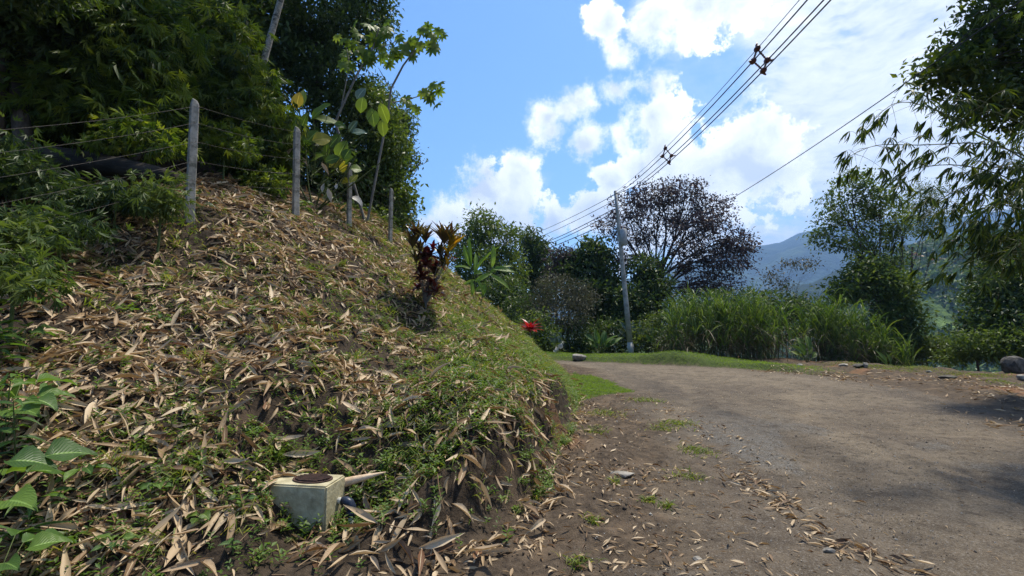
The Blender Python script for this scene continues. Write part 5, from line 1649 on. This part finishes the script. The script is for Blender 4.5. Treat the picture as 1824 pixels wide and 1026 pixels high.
HERBS = [
    ('broad heart-leaved plant cut by the left edge at mid height', 40, 640, 9, .17, .75, 'heart', 'leaf_weed', .34, 'rosette'),
    ('second heart-leaved plant at the left edge, with one leaf raised', 70, 560, 6, .16, .62, 'heart', 'leaf_weed', .22, 'rosette'),
    ('bright plant of three rounded leaves left of the bank centre', 222, 562, 6, .13, .85, 'heart', 'leaf_broad', .12, 'rosette'),
    ('small broad-leaved plant right of the three rounded leaves', 285, 580, 5, .10, .5, 'oval2', 'leaf_weed', .12, 'rosette'),
    ('bluish feather-leaved plant high at the left edge of the bank', 75, 462, 10, .24, .16, 'lance', 'leaf_bluish', .22, 'stalk'),
    ('tall leafy weed stalk at the lower left edge', 28, 860, 16, .17, .28, 'lance', 'leaf_weed', .55, 'stalk'),
    ('second leafy weed stalk left of the tall one, cut by the frame', 4, 800, 14, .16, .28, 'lance', 'leaf_weed', .5, 'stalk'),
    ('dark shiny-leaved seedling at the lower left', 150, 862, 7, .15, .40, 'oval2', 'leaf_weed', .12, 'rosette'),
    ('grass-leaved plant in the bottom left corner', 30, 985, 14, .26, .07, 'lance', 'leaf_weed', .14, 'rosette'),
    ('lance-leaved plant above the corner grass', 60, 925, 7, .22, .18, 'lance', 'leaf_weed', .16, 'rosette'),
    ('bright nettle-like seedling in the left foreground', 278, 884, 8, .09, .62, 'heart', 'leaf_weed', .10, 'rosette'),
    ('seedling with two round leaves below the nettle-like seedling', 355, 936, 5, .08, .8, 'heart', 'leaf_broad', .07, 'rosette'),
    ('seedling with pointed leaves at the bottom left', 205, 995, 7, .10, .5, 'heart', 'leaf_weed', .10, 'rosette'),
    ('small seedling left of the concrete box', 432, 900, 6, .07, .6, 'oval2', 'leaf_weed', .07, 'rosette'),
    ('bright seedling at the bottom edge below the concrete box', 415, 990, 8, .08, .4, 'lance', 'leaf_weed', .10, 'stalk'),
    ('small upright weed in front of the concrete box', 530, 905, 8, .06, .35, 'lance', 'leaf_weed', .12, 'stalk'),
    ('trefoil weed on the green mound right of the concrete box', 762, 822, 5, .06, .85, 'heart', 'leaf_broad', .06, 'rosette'),
    ('low plant at the foot of the second fence post', 545, 385, 10, .26, .35, 'oval2', 'leaf_broad', .35, 'stalk'),
    ('bluish lance-leaved plant at the foot of the nearest fence post', 355, 385, 9, .30, .13, 'lance', 'leaf_bluish', .25, 'rosette'),
    ('bright young seedling above the dark cordyline base, left of it', 560, 740, 6, .08, .4, 'lance', 'leaf_broad', .06, 'rosette'),
    ('tall nearest weed stalk filling the left edge above the bottom corner', -25, 0, 22, .20, .26, 'lance', 'leaf_weed', .72, 'stalk', 2.35),
    ('leafy weed stalk rising beside the nearest one at the left edge', 22, 0, 20, .17, .28, 'lance', 'leaf_weed', .50, 'stalk', 2.5),
    ('big heart-leaved plant hanging into the left edge below mid height', -20, 0, 13, .24, .72, 'heart', 'leaf_weed', .62, 'rosette', 2.9),
    ('heart-leaved plant low at the left edge between the two tall stalks', 30, 0, 10, .17, .7, 'heart', 'leaf_weed', .34, 'rosette', 2.7),
    ('arching strap-leaved plant low in the bottom left corner', 45, 0, 18, .34, .06, 'lance', 'leaf_weed', .2, 'rosette', 2.3),
    ('bushy fern-like weed at the left edge above mid height', 12, 0, 20, .26, .16, 'lance', 'leaf_weed', .45, 'stalk', 4.3),
    ('large rounded-leaf plant at the left edge just below the ferny weed', 25, 0, 12, .26, .7, 'heart', 'leaf_weed', .5, 'rosette', 3.5),
    ('yellow-leaved seedling behind the fence near the fallen log', 178, 228, 4, .26, .5, 'oval2', 'leaf_yellow', .2, 'rosette', 8.3),
]
for h in HERBS:
    herb(*h)

# ------------------------------------------------------------------ right-hand side: hanging bamboo and a broad-leaved tree
BB = on(8.8, 5.6)
bam = thing('bamboo', 'bamboo hanging in dark sprays from the right edge over the road', 'bamboo', BB)
gc = Geo(); gl = Geo()
rng = np.random.default_rng(500)
BR = [  # arching branches: photo pixels and depth
    ([(2150, 420), (1900, 330), (1760, 245), (1660, 190), (1590, 175), (1530, 245)], 5.8, 1.0), ([(2100, 430), (1880, 300), (1760, 250), (1640, 260), (1560, 255), (1510, 280)], 6.0, 1.0),
    ([(2100, 480), (1900, 380), (1790, 310), (1700, 290), (1620, 300), (1580, 330)], 5.9, 1.1), ([(2100, 380), (1900, 260), (1800, 210), (1720, 180), (1680, 165)], 5.6, .8),
    ([(2150, 520), (1920, 420), (1810, 340), (1740, 320), (1680, 350), (1640, 390)], 6.2, 1.5), ([(2100, 560), (1930, 440), (1840, 380), (1780, 360), (1730, 380), (1700, 420)], 6.0, 1.7),
    ([(2100, 600), (1920, 480), (1830, 430), (1790, 420), (1740, 440), (1715, 460)], 5.8, 1.4), ([(2100, 460), (1930, 360), (1850, 330), (1790, 350), (1750, 400)], 5.4, 1.6),
    ([(2120, 520), (1920, 440), (1860, 410), (1820, 430), (1790, 460)], 5.2, 1.4), ([(2060, 470), (1900, 350), (1850, 300), (1800, 290), (1740, 310)], 6.4, 1.6),
    ([(2060, 420), (1920, 300), (1860, 260), (1810, 270), (1780, 300)], 5.6, 1.2)]
CUL = []
for i in range(7):
    s = BB + np.array([rng.normal() * .4, rng.normal() * .4, -.2])
    e = np.array([6.9 + rng.normal() * .5 + .3 * i, 5.6 + rng.normal() * .7, 7.5 + rng.random() * 3])
    c = curve(s, e, (1.3, 0, 1.2), 12); CUL.append(c)
    o = Geo(); rr = np.linspace(.05, .016, 12); o.add(*tube(c, rr, 8))
    for q, w in zip(c[1:-1], rr[1:-1]):
        o.add(*tube(np.array([q - (0, 0, .012), q + (0, 0, .012)]), w * 1.14, 8))
    o.build('culm', M['culm'], bam)
nodes, dirs, wts = [], [], []
for pts, dep, wt in BR:
    pp = np.array([P(x, y, dep) if x < 1900 else P(x, y, dep) for x, y in pts])
    tt = np.linspace(0, len(pp) - 1, 22); cc = np.stack([np.interp(tt, np.arange(len(pp)), pp[:, k]) for k in range(3)], -1)
    for _ in range(3):
        cc[1:-1] = (cc[:-2] + cc[1:-1] * 2 + cc[2:]) / 4
    gc.add(*tube(cc, np.linspace(.012, .003, 22), 5))
    for j in range(3, 22):
        for _ in range(int(2.3 * wt + rng.random())):
            off = rng.normal(size=3) * np.array([.16, .2, .14]) * (1.25 if wt > 1.2 else .8)
            e = cc[j] + off + (0, 0, -.04)
            gc.add(*tube(curve(cc[j], e, (0, 0, .03), 4), np.linspace(.003, .0012, 4), 4, False))
            nodes.append(e); dirs.append(unit(off + (cc[min(j + 1, 21)] - cc[j]) * 1.0)); wts.append(wt)
nodes, dirs = np.array(nodes), np.array(dirs)
gc.build('branches', M['culm'], bam)
# fans of leaves at every node; the 300 that show largest are leaves of their own
one = 0
NL = []
for e, d in zip(nodes, dirs):
    n = int(rng.integers(6, 11)); a0 = math.atan2(d[1], d[0])
    for i in range(n):
        sp = (i / (n - 1) - .5) * 2.1 + rng.normal() * .1
        ax = np.array([d[0] * math.cos(sp) - d[1] * math.sin(sp) * .6 + math.sin(sp) * .55, d[1] * .7 + rng.normal() * .25, -.45 - .35 * rng.random() + d[2] * .3 - .15 * abs(sp)])
        NL.append((e, unit(ax), rng.uniform(.12, .24)))
order = rng.permutation(len(NL))
LN = np.array([l[2] for l in NL])
pw = np.array([l[0] for l in NL])
px_ = CX + FPX * pw[:, 0] / pw[:, 1]
order = np.argsort(-(LN + .02 * rng.random(len(LN))) * (px_ < 1800))
for i in order[:300]:
    e, ax, L = NL[i]
    leaf_obj(bam, 'lance', 'leaf_bam_one', e, ax, np.array([0, -.5, .8]) + rng.normal(size=3) * .4, L, L * .095)
rest = order[300:]
ax = np.array([NL[i][1] for i in rest]); ps = pw[rest]; Ls = LN[rest]
gl.place(leaf_t([.12, .9, .9, .03], .3, .3)[:2], ps, frames(ax, np.array([0, -.5, .8]) + rng.normal(size=ax.shape) * .4), np.stack([Ls * .10, Ls, Ls], -1))
o = gl.build('leaves', M['lf_bamboo_right'], bam); o['kind'] = 'stuff'
# the rest of the clump, beyond the right edge of the view, hangs over the road and shades it
g = Geo()
lb = [(np.array(c), np.array(r)) for c, r in (((9.5, 5.5, 5.5), (1.6, 2.0, 2.2)), ((9.8, 8.0, 8.6), (3.4, 3.2, 1.6)), ((10.5, 5.0, 9.5), (3.2, 3.4, 1.6)), ((7.4, 4.0, 8.6), (2.8, 2.8, 1.3)), ((7.6, 3.2, 5.8), (1.2, 1.2, 1.2)))]
cen, u, k = clumps_in(lb, 420, .2, rng)
keep = (CX + FPX * cen[:, 0] / np.maximum(cen[:, 1], .1) > 1900) | (cen[:, 2] - CAMH > .84 * cen[:, 1])      # leave the part over the road to the branches above
cen, u = cen[keep], u[keep]
leaf_cloud(g, cen, u, 5, .27, 1.0, .2, 1.0, .8, FAN, .35, .55, .6, rng)
o = g.build('upper_leaves', M['lf_bamboo_right'], bam); o['kind'] = 'stuff'

# broad-leaved tree leaning in from the upper right corner
tb = on(17.5, 13.4)
lt = [lobe(x, y, 12.0 + dz, w, h, .8) for x, y, w, h, dz in ((1780, 30, 150, 90, 0), (1740, 90, 150, 90, .2), (1700, 130, 120, 60, 0), (1790, 130, 130, 110, .3), (1760, 185, 130, 60, 0), (1668, 128, 60, 36, -.1), (1810, 200, 100, 70, .2), (1800, -40, 190, 90, .2), (1880, 80, 150, 250, .2), (1740, -120, 240, 120, .6), (1870, -140, 240, 160, .6))]
t = tree('broad_leaved_tree', 'dark broad-leaved tree leaning in from the upper right corner', tb, P(2010, 60, 13.0), lt, 'lf_bamboo_right', 1000, 16, .175, .50, .22, .2, seed=520, shell=.15, droop=.3, twigs=16)

# ------------------------------------------------------------------ forest on the hillside across the valley
rng = np.random.default_rng(800)
def hillz(x, y):
    r = y; i = np.clip((r - 190) / 280 * 59, 0, 58.99); az = np.arctan(x / y)
    pxs = CX + FPX * x / y; j = np.clip((pxs - 900) / 1300 * 259, 0, 258.99)
    i0, j0 = i.astype(int), j.astype(int); fi, fj = i - i0, j - j0
    return (HZ[i0, j0] * (1 - fi) * (1 - fj) + HZ[i0 + 1, j0] * fi * (1 - fj) + HZ[i0, j0 + 1] * (1 - fi) * fj + HZ[i0 + 1, j0 + 1] * fi * fj)


n = 5200
pxs = 1280 + 640 * rng.random(n); y = 195 + 240 * rng.random(n) ** .9
x = (pxs - CX) / FPX * y
keep = fbm(x / 45, y / 45, 99, 3) > .36
x, y = x[keep], y[keep]
z = hillz(x, y)
g, go = Geo(), Geo()
rad = rng.uniform(2.2, 5.5, len(x))
per = 20
u = unit(rng.normal(size=(len(x) * per, 3))); u[:, 2] = np.abs(u[:, 2])
pos = np.repeat(np.stack([x, y, z + rad * .5], -1), per, 0) + u * np.repeat(rad, per)[:, None] * np.array([1, 1, .75])
ax = u * .4 + rng.normal(size=u.shape) * .7 + (0, 0, -.2)
hue = np.clip(np.repeat(rng.random(len(x)), per) * .8 + rng.random(len(u)) * .2, 0, 1)
sz = np.repeat(rad, per) * rng.uniform(.5, .9, len(u))
org_ = np.repeat(rng.random(len(x)) < .012, per)
fr = frames(ax, u + rng.normal(size=u.shape) * .4)
g.place(KITE, pos[~org_], fr[~org_], np.stack([sz * .8, sz, sz], -1)[~org_], hue[~org_])
go.place(KITE, pos[org_], fr[org_], np.stack([sz * .8, sz, sz], -1)[org_], hue[org_])
tag(g.build('hillside_forest', M['lf_canopy'], smooth=False), 'dense forest canopy over the hillside across the valley', 'forest', None, 'stuff')
tag(go.build('flowering_canopy', M['lf_orange'], smooth=False), 'orange flowering crowns dotted through the hillside forest', 'forest', None, 'stuff')

# ------------------------------------------------------------------ haze: even pale air round the whole place
hzm = bpy.data.materials.new('haze_air'); hzm.use_nodes = True
zb_ = NB(hzm.node_tree); zb_.n.clear()
pv = zb_.new('ShaderNodeVolumePrincipled')
pv.inputs['Color'].default_value = (.30, .54, 1.0, 1)
pv.inputs['Density'].default_value = .0002
pv.inputs['Anisotropy'].default_value = .25
zo = zb_.new('ShaderNodeOutputMaterial'); zb_.l.new(pv.outputs[0], zo.inputs['Volume'])
hv, hf = box_v(10800, 10800, 1100, (0, 0, -72))
hz = link('haze', mesh_np('haze', hv, hf, hzm, smooth=False)); hz['kind'] = 'stuff'
